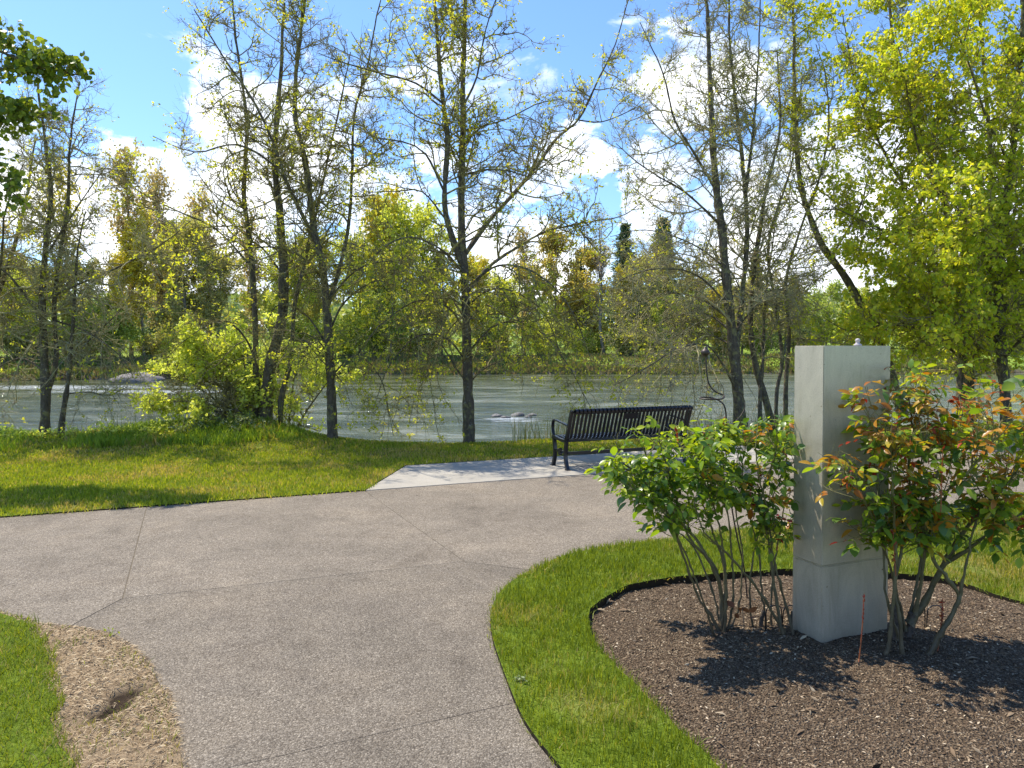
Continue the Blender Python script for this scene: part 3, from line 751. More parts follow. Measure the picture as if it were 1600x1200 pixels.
# --- tree beyond the mound with single straight trunk
make_tree('riverside_tree', 'slim dark trunked tree on the flat bank edge, third trunk left of the bench', 'tree', [
    dict(p=[(520, 702, 0), (517, 600, 0), (512, 500, 0), (505, 420, 0), (490, 350, 0), (480, 260, .1), (462, 170, .2), (470, 60, .2), (480, -60, .3)], r=(.09, .016), flare=1, t0=.3, d=1.2),
    dict(p=[(512, 480, 0), (530, 420, .3), (545, 350, .4), (550, 260, .5), (552, 180, .6), (575, 90, .7), (590, 0, .8)], r=(.04, .010)),
    dict(p=[(500, 390, 0), (455, 300, -.3), (425, 220, -.5), (395, 160, -.6), (345, 90, -.7), (300, 20, -.9)], r=(.035, .010)),
    dict(p=[(455, 300, -.3), (430, 260, -.6), (370, 225, -.9), (300, 235, -1.1), (235, 210, -1.3)], r=(.022, .006)),
    dict(p=[(508, 440, 0), (470, 400, -.5), (420, 385, -.9), (350, 400, -1.3), (290, 440, -1.6)], r=(.024, .006)),
    dict(p=[(514, 520, 0), (540, 470, .3), (590, 440, .6), (640, 460, .8), (665, 520, 1)], r=(.02, .005)),
    dict(p=[(515, 545, 0), (475, 490, .3), (430, 480, .5), (405, 550, .6)], r=(.018, .005)),
    dict(p=[(516, 590, 0), (555, 555, .2), (595, 590, .3), (618, 680, .4)], r=(.016, .005)),
    dict(p=[(512, 470, 0), (560, 420, -.5), (620, 410, -.9), (670, 450, -1.2)], r=(.02, .005)),
    dict(p=[(515, 560, 0), (495, 530, -.4), (460, 520, -.7), (440, 560, -.9)], r=(.016, .005)),
], 12.2, 23, GR, l1=4.6, len1=1.35, l2=9, l3=2, leafn=1.25, leafsize=.054, spurs=5, lowdroop=.05)
# --- cluster on the mound
make_tree('riverside_tree', 'clump of mossy dark trunks with a leaning stem on the grassy mound', 'tree', [
    dict(p=[(414, 672, 0), (418, 600, 0), (425, 560, 0), (440, 500, .1), (443, 440, .1), (438, 350, .2), (430, 250, .3), (438, 130, .4), (446, 0, .5)], r=(.115, .02), flare=1, t0=.35),
    dict(p=[(404, 674, .1), (400, 600, .1), (398, 500, .2), (392, 400, .3), (380, 300, .4), (385, 200, .5), (370, 80, .6), (362, -40, .6)], r=(.07, .012), flare=1, t0=.35),
    dict(p=[(438, 678, -.2), (440, 620, -.1), (455, 560, 0), (460, 480, .1), (478, 400, .3), (500, 300, .5), (520, 200, .6), (540, 80, .8)], r=(.05, .010), t0=.35),
    dict(p=[(408, 590, 0), (385, 530, -.3), (350, 500, -.6), (300, 520, -.9), (255, 560, -1.1)], r=(.022, .005)),
    dict(p=[(425, 560, 0), (470, 530, -.3), (500, 560, -.5), (540, 600, -.7)], r=(.018, .005)),
    dict(p=[(395, 420, .2), (340, 360, 0), (280, 330, -.2), (220, 300, -.4), (180, 250, -.5)], r=(.024, .006)),
    dict(p=[(443, 430, .1), (400, 380, .4), (350, 380, .6), (280, 400, .8), (220, 430, 1.0)], r=(.02, .005)),
], 12.9, 37, GR, l1=4.2, len1=1.4, l2=9, l3=2, leafn=1.2, leafsize=.054, spurs=5, lowdroop=.04, twigm=m_twig)
# --- left pair
make_tree('riverside_tree', 'twin stemmed lichen covered tree at the far left of the near bank', 'tree', [
    dict(p=[(68, 702, 0), (72, 620, 0), (68, 540, 0), (66, 460, 0), (72, 380, 0), (78, 300, .1), (70, 220, .2), (60, 120, .3)], r=(.085, .015), flare=1, t0=.25),
    dict(p=[(74, 612, 0), (88, 560, .1), (84, 480, .2), (92, 400, .3), (105, 320, .4), (108, 220, .5), (118, 130, .6)], r=(.05, .010)),
    dict(p=[(68, 500, 0), (30, 450, -.3), (0, 420, -.5), (-60, 400, -.8), (-120, 420, -1)], r=(.03, .006)),
    dict(p=[(66, 470, 0), (110, 450, -.3), (180, 420, -.7), (250, 385, -1.1), (300, 350, -1.3)], r=(.024, .006)),
    dict(p=[(70, 580, 0), (30, 560, .3), (-20, 590, .5), (-60, 640, .7)], r=(.02, .005)),
    dict(p=[(72, 400, 0), (110, 340, .2), (150, 280, .4), (175, 250, .5)], r=(.022, .006)),
    dict(p=[(84, 500, .2), (140, 520, -.2), (190, 560, -.5), (215, 600, -.7)], r=(.016, .004)),
], 12.4, 41, GR, l1=5.2, len1=1.25, l2=9, l3=2, leafn=.5, leafsize=.052, spurs=5, twigm=m_twig2, lowdroop=.04)
make_tree('riverside_tree', 'thin crooked young tree beside the twin stemmed tree, small horizontal bough over the water', 'tree', [
    dict(p=[(94, 698, 0), (98, 650, 0), (106, 600, 0), (112, 540, .1), (118, 470, .2), (122, 400, .3), (135, 330, .4)], r=(.05, .010), flare=1, t0=.3),
    dict(p=[(106, 615, 0), (140, 612, -.3), (170, 615, -.5), (200, 600, -.7)], r=(.016, .005)),
    dict(p=[(112, 560, .1), (150, 520, .2), (190, 480, .3), (210, 440, .4)], r=(.014, .005)),
], 12.2, 43, GR, l1=4.2, len1=.9, l2=9, l3=4, leafn=.3, leafsize=.05, spurs=4, twigm=m_twig2, lowdroop=.03)
make_tree('riverside_tree', 'half seen tree at the left picture edge with leaning stem', 'tree', [
    dict(p=[(-90, 705, 0), (-70, 620, 0), (-40, 540, 0), (-10, 480, .1), (20, 400, .2), (45, 300, .3), (60, 220, .4)], r=(.08, .012), flare=1, t0=.2),
    dict(p=[(-60, 600, 0), (-20, 500, -.4), (0, 420, -.6), (10, 330, -.8), (40, 260, -.9)], r=(.04, .008)),
], 12.6, 47, GR, l1=4.0, len1=1.2, l2=9, l3=4, leafn=.4, leafsize=.055, spurs=4, twigm=m_twig2)
# --- right cluster behind the sculpture
make_tree('riverside_tree', 'tall bare twigged tree behind the bench end, straight trunk with pale scar', 'tree', [
    dict(p=[(1157, 668, 0), (1152, 600, 0), (1146, 540, 0), (1136, 440, 0), (1128, 360, .1), (1118, 280, .2), (1112, 180, .3), (1108, 60, .4), (1100, -60, .4)], r=(.12, .022), flare=1, t0=.2, d=1.4),
    dict(p=[(1150, 560, 0), (1160, 460, .3), (1168, 360, .4), (1162, 260, .5), (1150, 150, .6), (1142, 60, .6), (1140, -60, .7)], r=(.06, .015), d=1.2),
    dict(p=[(1165, 300, .4), (1178, 200, .6), (1186, 100, .7), (1190, -30, .8)], r=(.035, .010), d=1.2),
    dict(p=[(1120, 300, .2), (1085, 240, -.1), (1055, 190, -.3), (1035, 120, -.5), (1000, 40, -.7)], r=(.03, .008)),
    dict(p=[(1125, 350, .1), (1070, 300, -.3), (1020, 270, -.6), (965, 225, -.9)], r=(.026, .007)),
    dict(p=[(1150, 610, 0), (1130, 570, -.5), (1105, 540, -.9), (1060, 545, -1.4), (1010, 575, -1.9), (960, 600, -2.2)], r=(.028, .006)),
    dict(p=[(1140, 480, 0), (1090, 430, -.5), (1030, 420, -.9), (970, 440, -1.3), (940, 480, -1.5)], r=(.024, .006)),
    dict(p=[(1136, 420, 0), (1080, 380, .3), (1010, 360, .6), (950, 370, .9)], r=(.022, .006)),
    dict(p=[(1142, 500, 0), (1090, 465, .8), (1030, 460, 1.4), (980, 490, 1.9), (950, 530, 2.1)], r=(.022, .005), d=2.0),
    dict(p=[(1134, 430, 0), (1080, 400, .9), (1030, 400, 1.5), (990, 430, 1.9)], r=(.02, .005), d=2.0),
    dict(p=[(1146, 540, 0), (1100, 520, .9), (1050, 525, 1.5), (1000, 545, 1.9)], r=(.02, .005), d=2.0),
    dict(p=[(1146, 520, 0), (1190, 470, .4), (1230, 460, .8), (1270, 480, 1.1)], r=(.02, .005), d=1.8),
    dict(p=[(1146, 520, 0), (1100, 490, .4), (1040, 500, .8), (990, 540, 1.1)], r=(.022, .005)),
], 14.0, 53, GR, l1=4.6, len1=1.6, l2=10, l3=2, leafn=.55, leafsize=.046, spurs=8, twigm=m_twig2, lowdroop=.06, jit=.25)
make_tree('riverside_tree', 'several slanting stems rising from one stool left of the stone pillar', 'tree', [
    dict(p=[(1210, 678, 0), (1195, 620, 0), (1180, 570, 0), (1172, 500, .1), (1180, 400, .2), (1195, 300, .3), (1215, 200, .4), (1210, 80, .4)], r=(.075, .012), flare=1, t0=.3),
    dict(p=[(1212, 678, 0), (1214, 610, .1), (1222, 560, .2), (1210, 470, .3), (1200, 380, .4), (1235, 260, .5), (1250, 120, .6)], r=(.045, .010), t0=.3),
    dict(p=[(1188, 682, -.2), (1188, 620, -.1), (1193, 560, 0), (1196, 480, .1), (1205, 400, .2), (1222, 300, .3)], r=(.045, .010), t0=.3),
    dict(p=[(1228, 678, .3), (1228, 600, .3), (1234, 520, .4), (1230, 440, .5), (1260, 340, .6), (1300, 240, .7)], r=(.055, .010), t0=.3),
], 14.6, 59, GR, l1=4.0, len1=1.3, l2=9, l3=2, leafn=.8, leafsize=.052, spurs=6, twigm=m_twig2)
# --- leaning tree among the maples
make_tree('leaning_tree', 'dark leaning trunk that rises leftward out of the maple leaves', 'tree', [
    dict(p=[(1410, 650, 0), (1385, 560, 0), (1350, 485, 0), (1318, 430, 0), (1285, 385, 0), (1262, 330, 0), (1250, 280, .1), (1244, 180, .2), (1244, 70, .3), (1250, -60, .4)], r=(.10, .018), flare=1, t0=.3),
    dict(p=[(1262, 330, 0), (1280, 280, .2), (1295, 200, .4), (1290, 120, .5), (1275, 70, .5)], r=(.03, .008)),
    dict(p=[(1300, 400, 0), (1340, 330, -.3), (1360, 260, -.5)], r=(.03, .008)),
], 15.2, 61, 'maples at the right of the view', l1=4, len1=1.2, l2=9, l3=4, leafn=.8, leafsize=.085, leafm=LM)
# --- maples
GM = 'maples at the right of the view'
make_tree('maple_tree', 'bigleaf maple with yellow green leaves and several dark trunks, just right of the pillar', 'tree', [
    dict(p=[(1502, 690, 0), (1502, 600, 0), (1500, 500, 0), (1490, 400, 0), (1470, 300, .1), (1440, 200, .2), (1400, 90, .3), (1380, -60, .4)], r=(.11, .02), flare=1, t0=.12, d=1.3),
    dict(p=[(1520, 690, .2), (1516, 590, .2), (1520, 500, .3), (1545, 400, .4), (1550, 300, .5), (1540, 180, .6), (1530, 60, .7), (1520, -60, .7)], r=(.09, .02), t0=.12, d=1.3),
    dict(p=[(1500, 500, 0), (1450, 420, -.5), (1400, 370, -1), (1340, 340, -1.5), (1300, 320, -1.8)], r=(.05, .008), d=1.2),
    dict(p=[(1495, 430, 0), (1430, 320, .5), (1370, 220, .9), (1330, 120, 1.2), (1310, 20, 1.4)], r=(.045, .010), d=1.2),
    dict(p=[(1502, 560, 0), (1450, 520, -.6), (1390, 510, -1.1), (1330, 520, -1.5), (1290, 500, -1.8)], r=(.035, .007), d=1.3),
    dict(p=[(1475, 320, .1), (1440, 250, -.6), (1420, 150, -1.2), (1400, 50, -1.6)], r=(.035, .007), d=1.2),
    dict(p=[(1502, 530, 0), (1480, 480, -1.0), (1450, 440, -2.0), (1430, 430, -2.6)], r=(.035, .007), d=1.2),
], 15.6, 67, GM, l1=5.6, len1=1.6, l2=10, len2=.6, l3=3, leafn=1.65, leafsize=.086, leafm=LM, droop=.9, leafspread=.9, asp=.75, spurs=0, cluster=3, grav1=.08)
make_tree('maple_tree', 'leafy maple with thick straight trunk at the right picture edge', 'tree', [
    dict(p=[(1573, 700, 0), (1570, 610, 0), (1562, 520, 0), (1560, 420, 0), (1575, 300, 0), (1590, 180, 0), (1600, 50, 0), (1600, -80, 0)], r=(.12, .03), flare=1, t0=.12, d=1.3),
    dict(p=[(1562, 500, 0), (1600, 420, -.3), (1680, 340, -.5), (1760, 260, -.7)], r=(.05, .010), d=1.2),
    dict(p=[(1562, 460, 0), (1530, 380, -.8), (1500, 330, -1.5), (1470, 300, -2.0)], r=(.04, .008), d=1.2),
    dict(p=[(1568, 560, 0), (1610, 520, -1), (1660, 520, -1.8)], r=(.035, .008), d=1.2),
    dict(p=[(1580, 260, 0), (1540, 180, -.6), (1510, 90, -1), (1480, 0, -1.3)], r=(.035, .008), d=1.2),
    dict(p=[(1566, 540, 0), (1530, 500, -.8), (1480, 490, -1.5), (1420, 500, -2.0)], r=(.03, .007), d=1.2),
], 15.0, 71, GM, l1=5.6, len1=1.6, l2=10, len2=.6, l3=3, leafn=1.6, leafsize=.088, leafm=LM, droop=.9, leafspread=.9, asp=.75, cluster=3, grav1=.08)

# --- lime green shrub on the mound
make_tree('leafy_shrub', 'arching lime green shrub leaning out from the mound over the water', 'shrub', [
    dict(p=[(396, 676, 0), (350, 590, .1), (310, 530, .1), (280, 515, .1)], r=(.025, .006), t0=.2),
    dict(p=[(396, 676, 0), (330, 620, 0), (280, 590, 0), (235, 600, 0)], r=(.025, .006), t0=.2),
    dict(p=[(400, 676, 0), (370, 620, 0), (330, 560, 0), (290, 535, -.1), (255, 550, -.2)], r=(.03, .006), t0=.2),
    dict(p=[(395, 676, 0), (350, 650, -.2), (300, 630, -.3), (250, 630, -.4), (215, 645, -.5)], r=(.028, .006), t0=.2),
    dict(p=[(402, 676, 0), (390, 600, .2), (370, 540, .3), (350, 510, .3)], r=(.028, .006), t0=.2),
    dict(p=[(398, 676, 0), (350, 610, .3), (300, 570, .4), (240, 570, .4)], r=(.028, .006), t0=.2),
    dict(p=[(405, 676, 0), (420, 600, .2), (440, 560, .2), (480, 560, .2), (500, 600, .1)], r=(.025, .006), t0=.2),
    dict(p=[(398, 676, 0), (370, 640, -.4), (330, 650, -.6), (300, 670, -.7)], r=(.02, .005), t0=.2),
], 12.9, 83, None, l1=10, len1=.60, l2=8, len2=.28, l3=3, len3=.12, leafn=1.4, leafsize=.075, leafm=LB, twig_r=.003, asp=.6)
make_tree('leafy_shrub', 'pale green shrub low behind the trunks on the mound', 'shrub', [
    dict(p=[(450, 700, 0), (455, 620, 0), (470, 560, 0), (500, 530, 0)], r=(.025, .006), t0=.2),
    dict(p=[(450, 700, 0), (480, 640, 0), (520, 590, 0), (545, 600, 0)], r=(.025, .006), t0=.2),
    dict(p=[(448, 700, 0), (430, 620, .2), (420, 550, .2), (430, 500, .2)], r=(.025, .006), t0=.2),
], 14.2, 89, None, l1=6, len1=.6, l2=7, len2=.3, l3=3, len3=.12, leafn=1.3, leafsize=.08, leafm=LB, twig_r=.003)

# --- cottonwood overhead at top left: its trunk stands outside the frame
tree_o, p3 = make_tree('cottonwood_tree', 'dark leaved branch hanging in at the top left corner', 'tree', [
    dict(p=[(-520, 850, 0), (-500, 600, 0), (-470, 300, 0), (-440, 0, 0), (-400, -400, 0)], r=(.2, .08), flare=1, t0=.75, d=.5),
    dict(p=[(-455, 120, 0), (-300, 40, 0), (-150, 40, .1), (-20, 80, .1), (60, 110, .1), (120, 125, .1)], r=(.06, .008), t0=.5, d=1.6, s=.6),
    dict(p=[(-460, 200, 0), (-300, 150, .2), (-150, 150, .3), (-50, 165, .3), (40, 180, .3), (90, 185, .3)], r=(.05, .008), t0=.5, d=1.6, s=.6),
    dict(p=[(-300, 150, .2), (-200, 190, 0), (-100, 230, 0), (-30, 270, 0), (20, 310, 0)], r=(.03, .006), t0=.3, d=1.3, s=.55),
], 9.3, 97, None, l1=7.0, len1=.9, l2=7, len2=.32, l3=2, len3=.1, leafn=0, twig_r=.0025)

# single leaves: the ones that show large are parts, the others one mass
def leaf_mesh(name, L, W, curl, fold, mat, serr=True):
    prof = [(0, 0), (.12, .55), (.3, .95), (.5, 1.0), (.7, .78), (.88, .38), (1, 0)]
    V = []; c_ = []
    for (t, wv) in prof:
        zc = -curl * t * t * L; V.append((0, t * L, zc)); c_.append(len(V) - 1)
        if 0 < t < 1:
            for s in (-1, 1): V.append((s * wv * W / 2, t * L + .02 * L, zc + fold * wv * W * .5 - .15 * abs(curl) * wv * W))
    Fc = []; idx = [0]; k = 1; rows = [(0,)]
    for (t, wv) in prof[1:-1]: rows.append((k, k + 1, k + 2)); k += 3
    rows.append((k,))
    Fc += [(0, rows[1][0], rows[1][1]), (0, rows[1][2], rows[1][0])]
    for a, b in zip(rows[1:-2], rows[2:-1]): Fc += [(a[0], b[0], b[1], a[1]), (a[0], a[2], b[2], b[0])]
    a, e = rows[-2], rows[-1][0]; Fc += [(a[0], e, a[1]), (a[0], a[2], e)]
    me = mesh(name, V, Fc, mat=mat, smooth=True); return me


def mesh_arrays(me):
    V = np.zeros(len(me.vertices) * 3, np.float32); me.vertices.foreach_get('co', V); V = V.reshape(-1, 3)
    q = [list(p.vertices) for p in me.polygons if len(p.vertices) == 4]; t = [list(p.vertices) for p in me.polygons if len(p.vertices) == 3]
    return V, np.array(q).reshape(-1, 4), np.array(t).reshape(-1, 3)


def scatter_leaves(root, origin, recs, protos, limit=300, massname='foliage'):
    """recs: list of (matrix4x4 np, proto idx). nearest/first LIMIT become leaf parts"""
    out = recs[:limit]
    for M, k in out:
        o = bpy.data.objects.new('leaf', protos[k]); COL.objects.link(o); o.parent = root
        Mm = Matrix(M.tolist()); Mm.translation -= Vector(origin); o.matrix_local = Mm
    rest = recs[limit:]
    bymat = {}
    for M, k in rest: bymat.setdefault(k, []).append(M)
    groups = {}
    for k, Ms in bymat.items():
        V, q, t = mesh_arrays(protos[k]); Ms = np.array(Ms); W = np.einsum('nij,vj->nvi', Ms[:, :3, :3], V) + Ms[:, None, :3, 3] - np.array(origin)
        n_ = len(V); off = (np.arange(len(Ms)) * n_)[:, None, None]
        groups.setdefault(protos[k].materials[0].name, []).append((W.reshape(-1, 3), (q[None] + off).reshape(-1, 4), (t[None] + off).reshape(-1, 3), protos[k].materials[0]))
    if groups:
        Vs = []; Qs = []; Ts = []; o_ = 0; mats = []; mi_q = []; mi_t = []
        for nm, L in groups.items():
            mi = len(mats); mats.append(L[0][3])
            for V, q, t, m in L: Vs.append(V); Qs.append(q + o_); Ts.append(t + o_); mi_q.append(np.full(len(q), mi)); mi_t.append(np.full(len(t), mi)); o_ += len(V)
        me = mesh(massname, np.vstack(Vs), quads=np.vstack(Qs), tris=np.vstack(Ts), smooth=True)
        for m in mats: me.materials.append(m)
        me.polygons.foreach_set('material_index', np.concatenate(mi_q + mi_t).astype(np.int32)); me.update()
        link_obj(massname, me, root)['kind'] = 'stuff'


def frame_mat(R, p, dr, nrm, s):
    y = dr / (np.linalg.norm(dr) + 1e-9); x = np.cross(y, nrm); x /= np.linalg.norm(x) + 1e-9; z_ = np.cross(x, y)
    M = np.eye(4); M[:3, 0] = x * s; M[:3, 1] = y * s; M[:3, 2] = z_ * s; M[:3, 3] = p; return M


R = np.random.default_rng(101)
cw = [leaf_mesh('cottonwood_leaf', .082, .078, c, .15, LC) for c in (.2, .5, -.1)]
recs = []
for e in np.repeat(p3[:, -1], 2, 0):
    u = 800 + F * e[0] / e[1]
    dr = R.normal(size=3) + [0, 0, -.9]; nr = R.normal(size=3) * .8 + [0, 0, .6]
    recs.append((u, (frame_mat(R, e + R.normal(size=3) * .02, dr, nr, R.uniform(.6, 1.15)), R.integers(0, 3))))
recs.sort(key=lambda r: abs(r[0] - 60))
scatter_leaves(tree_o, tree_o.location, [r[1] for r in recs], cw)

# ------------------------------------------------------------------ far bank
def far_tree(name, seed, H, W, leafm, clump=.42, n=5200, shape='round', bare=.3, trunk_r=.22, lowest=.12, twigs=True):
    """a far tree at real size, base at the origin; returns [(part, mesh)]"""
    R = np.random.default_rng(seed); parts = []
    k = 14; zz = np.linspace(-.5, H * .96, k); cx_ = np.cumsum(R.normal(size=(k, 2)) * H * .006, 0); cx_[0] = 0
    tp = np.column_stack([cx_, zz]); tr_ = trunk_r * (1 - np.linspace(0, .93, k))
    V, q = tubes(tp[None], tr_[None], 8); parts.append(('trunk', mesh('trunk', V, quads=q, mat=m_barkfar, smooth=True)))
    if shape == 'cone':
        nb = 46; t = np.linspace(lowest, .99, nb) + R.normal(size=nb) * .01
        nb_r = 7; zb = np.repeat(t * H, nb_r); az = R.uniform(0, 2 * math.pi, len(zb)); L = W / 2 * (1 - (zb / H)) ** .8 * R.uniform(.55, 1.1, len(zb)) + .25
        s = np.linspace(0, 1, 7)[None, :, None]; dr = np.column_stack([np.cos(az), np.sin(az), np.zeros(len(az))])
        b0 = np.column_stack([np.zeros((len(zb), 2)), zb])[:, None, :]; pp = b0 + dr[:, None, :] * L[:, None, None] * s; pp[:, :, 2] += (-.35 * s[:, :, 0] ** 1.0 + .12 * s[:, :, 0] ** 3) * L[:, None]
        pts = pp.reshape(-1, 3); pts = np.repeat(pts, 5, 0) + R.normal(size=(len(pts) * 5, 3)) * [.22, .22, .12]
        V, T = leaves(R, pts, clump, up=.6, droop=.5, asp=.4); parts.append(('crown', mesh('crown', V, tris=T, mat=leafm)))
        return parts
    nb = 26; t = lowest + .1 + (.86 - lowest) * R.random(nb); kk = np.minimum((t * (k - 1)).astype(int), k - 2)
    L = W / 2 * np.sin(np.clip((t - lowest) / (1.02 - lowest), .04, 1) * math.pi) ** .6 * 1.1
    up = .18 if shape == 'round' else .40
    p1, r1 = grow(R, tp[kk], np.tile([0, 0, 1.], (nb, 1)), tr_[kk], 8, L, 1.0 if shape == 'round' else .55, .16, up * .4, np.maximum(.02, tr_[kk] * .5), .3)
    b, tg, rr, t2, ix = sample_on(R, p1, r1, 9, .2, 1.); p2, r2 = grow(R, b, tg, rr, 5, np.full(len(b), W * .16), .8, .22, .06, .03, .4)
    b, tg, rr, t2, ix = sample_on(R, p2, r2, 4, .2, 1.); p3_, r3 = grow(R, b, tg, rr, 3, np.full(len(b), W * .07), .8, .25, .04, .016, .6)
    V, q = merge([tubes(p1, r1, 5), tubes(p2, r2, 3), tubes(p3_, r3, 3)]); parts.append(('branches', mesh('branches', V, quads=q, mat=m_barkfar)))
    if n:
        src = np.vstack([p3_.reshape(-1, 3), p2.reshape(-1, 3)]); e = src[R.integers(0, len(src), n)] + R.normal(size=(n, 3)) * W * .028
        V, T = leaves(R, e, clump, up=.4, asp=.7); parts.append(('crown', mesh('crown', V, tris=T, mat=leafm)))
    return parts


F_lime = leafmat('far_lime', [(0, (0.391, 0.437, 0.081)), (.5, (0.552, 0.598, 0.103)), (1, (0.690, 0.690, 0.149))], 0.55)
F_must = leafmat('far_mustard', [(0, (0.484, 0.440, 0.066)), (.5, (0.638, 0.550, 0.066)), (1, (0.726, 0.638, 0.099))], 0.55)
F_oran = leafmat('far_orange', [(0, (.36, .27, .10)), (.5, (.48, .39, .11)), (1, (.54, .50, .13))], 0.55)
F_oliv = leafmat('far_olive', [(0, (.30, .31, .12)), (.6, (.44, .43, .16)), (1, (.52, .46, .20))], .52)
F_dark = leafmat('far_conifer', [(0, (0.050, 0.092, 0.050)), (.7, (0.092, 0.151, 0.067)), (1, (0.151, 0.218, 0.084))], 0.2)
F_brow = leafmat('far_budding', [(0, (0.403, 0.286, 0.185)), (.6, (0.554, 0.437, 0.252)), (1, (0.605, 0.538, 0.202))], 0.45)
F_gree = leafmat('far_green', [(0, (0.260, 0.351, 0.078)), (.6, (0.416, 0.494, 0.104)), (1, (0.546, 0.598, 0.143))], 0.5)
protos = {
    'lime': [far_tree('a', 1, 15, 10, F_lime, .31, 12350), far_tree('a', 2, 13, 9, F_lime, .31, 10450)],
    'must': [far_tree('a', 3, 15, 7, F_must, .31, 9500, 'tall'), far_tree('a', 4, 17, 8, F_must, .31, 10640, 'tall')],
    'oran': [far_tree('a', 5, 15, 8, F_oran, .31, 9880)],
    'oliv': [far_tree('a', 6, 14, 9, F_oliv, .31, 9880), far_tree('a', 12, 15, 9, F_oliv, .31, 9500)],
    'brow': [far_tree('a', 7, 20, 8, F_brow, .34, 3400, 'tall', trunk_r=.25), far_tree('a', 13, 22, 8, F_must, .32, 2000, 'tall', trunk_r=.25)],
    'bare': [far_tree('a', 8, 20, 7, F_brow, .3, 350, 'tall', trunk_r=.24)],
    'pine': [far_tree('a', 9, 18, 10.5, F_dark, .55, 0, 'cone', lowest=.06), far_tree('a', 10, 21, 11.5, F_dark, .55, 0, 'cone', lowest=.1)],
    'gree': [far_tree('a', 11, 13, 10, F_gree, .31, 11400)],
}
kinds = {'lime': ('broadleaf_tree', 'fresh lime green broadleaf tree'), 'must': ('poplar_tree', 'mustard yellow leafing poplar'), 'oran': ('budding_tree', 'orange brown budding tree'),
         'oliv': ('broadleaf_tree', 'olive grey leafing tree'), 'brow': ('poplar_tree', 'tall thinly leafed brown tree'), 'bare': ('bare_tree', 'tall leafless grey tree'),
         'pine': ('conifer_tree', 'dark green conifer'), 'gree': ('broadleaf_tree', 'deep green rounded tree')}
# (kind, u, v of the top, distance past the water's edge, where it stands)
FT = [
    ('brow', 205, 222, 10, 'rising highest left of the mound trees'), ('brow', 100, 228, 9, 'behind the twin stemmed tree at the left'),
    ('brow', 255, 250, 16, 'just right of the highest one, above the lime shrub'), ('must', 225, 345, 7, 'above the lime shrub, brightest yellow of the far bank'), ('must', 190, 400, 5, 'low beside the brightest yellow one'),
    ('oliv', 20, 400, 10, 'at the left edge'), ('lime', 60, 430, 6, 'low behind the twin stems'), ('must', 10, 440, 7, 'lowest at the left edge'),
    ('oliv', 135, 410, 8, 'behind the thin crooked tree'), ('gree', 160, 470, 5, 'low above the grey river bar'),
    ('pine', 268, 345, 22, 'half hidden between yellow poplars'), ('oliv', 290, 340, 9, 'right of the bright yellow poplar'), ('brow', 330, 290, 18, 'behind the mound clump, left side'),
    ('oliv', 345, 390, 8, 'behind the lime shrub top'), ('brow', 400, 330, 14, 'behind the mound clump, right side'),
    ('lime', 450, 400, 8, 'between the mound clump and slim trunk'), ('oliv', 500, 370, 12, 'behind the slim dark trunk'), ('lime', 560, 380, 7, 'right of the slim dark trunk'),
    ('must', 600, 300, 9, 'midway between slim trunk and forked tree'), ('lime', 640, 330, 9, 'left of the forked tree, the tallest lime one'), ('gree', 610, 430, 6, 'low by the pale dirt bank'),
    ('oliv', 690, 400, 9, 'directly behind the forked trunk'), ('must', 745, 400, 10, 'just right of the forked trunk'), ('lime', 780, 440, 6, 'right of the forked trunk, low'),
    ('brow', 820, 350, 18, 'thin one right of the forked tree'), ('oran', 868, 355, 12, 'largest orange one, above the grassy cut bank'), ('oran', 915, 385, 10, 'left of the leafless trunk'),
    ('pine', 905, 400, 22, 'behind the orange ones'), ('bare', 946, 318, 6, 'standing over the grassy bank above the bench'), ('pine', 976, 352, 20, 'pointed, just right of the leafless trunk'),
    ('must', 975, 420, 8, 'small one right of the leafless trunk'), ('oliv', 1010, 400, 9, 'above the right half of the bench'), ('pine', 1035, 340, 24, 'tallest pointed one left of the bare twigged tree'),
    ('bare', 1025, 330, 14, 'second one, right of the pointed conifer'), ('oliv', 1075, 430, 8, 'behind the twisted rod sculpture'), ('lime', 1040, 470, 5, 'low at the bank right of the bench'),
    ('must', 1120, 450, 9, 'behind the trunk with the pale scar'), ('pine', 1180, 400, 28, 'dark mass left of the pillar top'), ('oliv', 1160, 440, 10, 'left of the slanting stems'),
    ('pine', 1240, 430, 30, 'right above the pillar'), ('oliv', 1225, 455, 9, 'behind the slanting stems'), ('gree', 1290, 450, 14, 'above the pillar behind maple leaves'),
    ('lime', 1350, 460, 9, 'behind the leaning maple stem'), ('gree', 1420, 440, 12, 'behind the maple trunks'), ('oliv', 1490, 430, 12, 'between the two maples'), ('lime', 1570, 430, 10, 'behind the right maple trunk'),
    ('gree', 1640, 420, 12, 'past the right edge'), ('oliv', -70, 380, 10, 'past the left edge'), ('brow', -20, 260, 14, 'at the left edge, tall'),
]
seen_first = {}
Rf = np.random.default_rng(303)
for i, (kd, u, v, dpast, where) in enumerate(FT):
    xg = (u - 800) / F * 95; 
    for _ in range(3): yg = farY(xg) + dpast + 5; xg = (u - 800) / F * yg
    zg = float(hgt(xg, yg)); top = float(P(u, v, yg)[2]); pr = protos[kd]; proto = pr[i % len(pr)]
    nm, lb = kinds[kd]; Hs = {'lime': (15, 13), 'must': (15, 17), 'oran': (15,), 'oliv': (14, 15), 'brow': (20, 22), 'bare': (20,), 'pine': (18, 21), 'gree': (13,)}[kd][i % len(pr)]
    s = (top - zg) / Hs
    o = empty(nm, (xg, yg, zg), f'far {lb} {where}', 'tree', 'trees on the far bank', Rf.uniform(0, 6.28))
    sx = s if s < 1.25 else s * .85
    if s < .8: sx = s * 1.1
    o.scale = (sx, sx, s)
    for pn, me in proto: link_obj(pn, me, o)

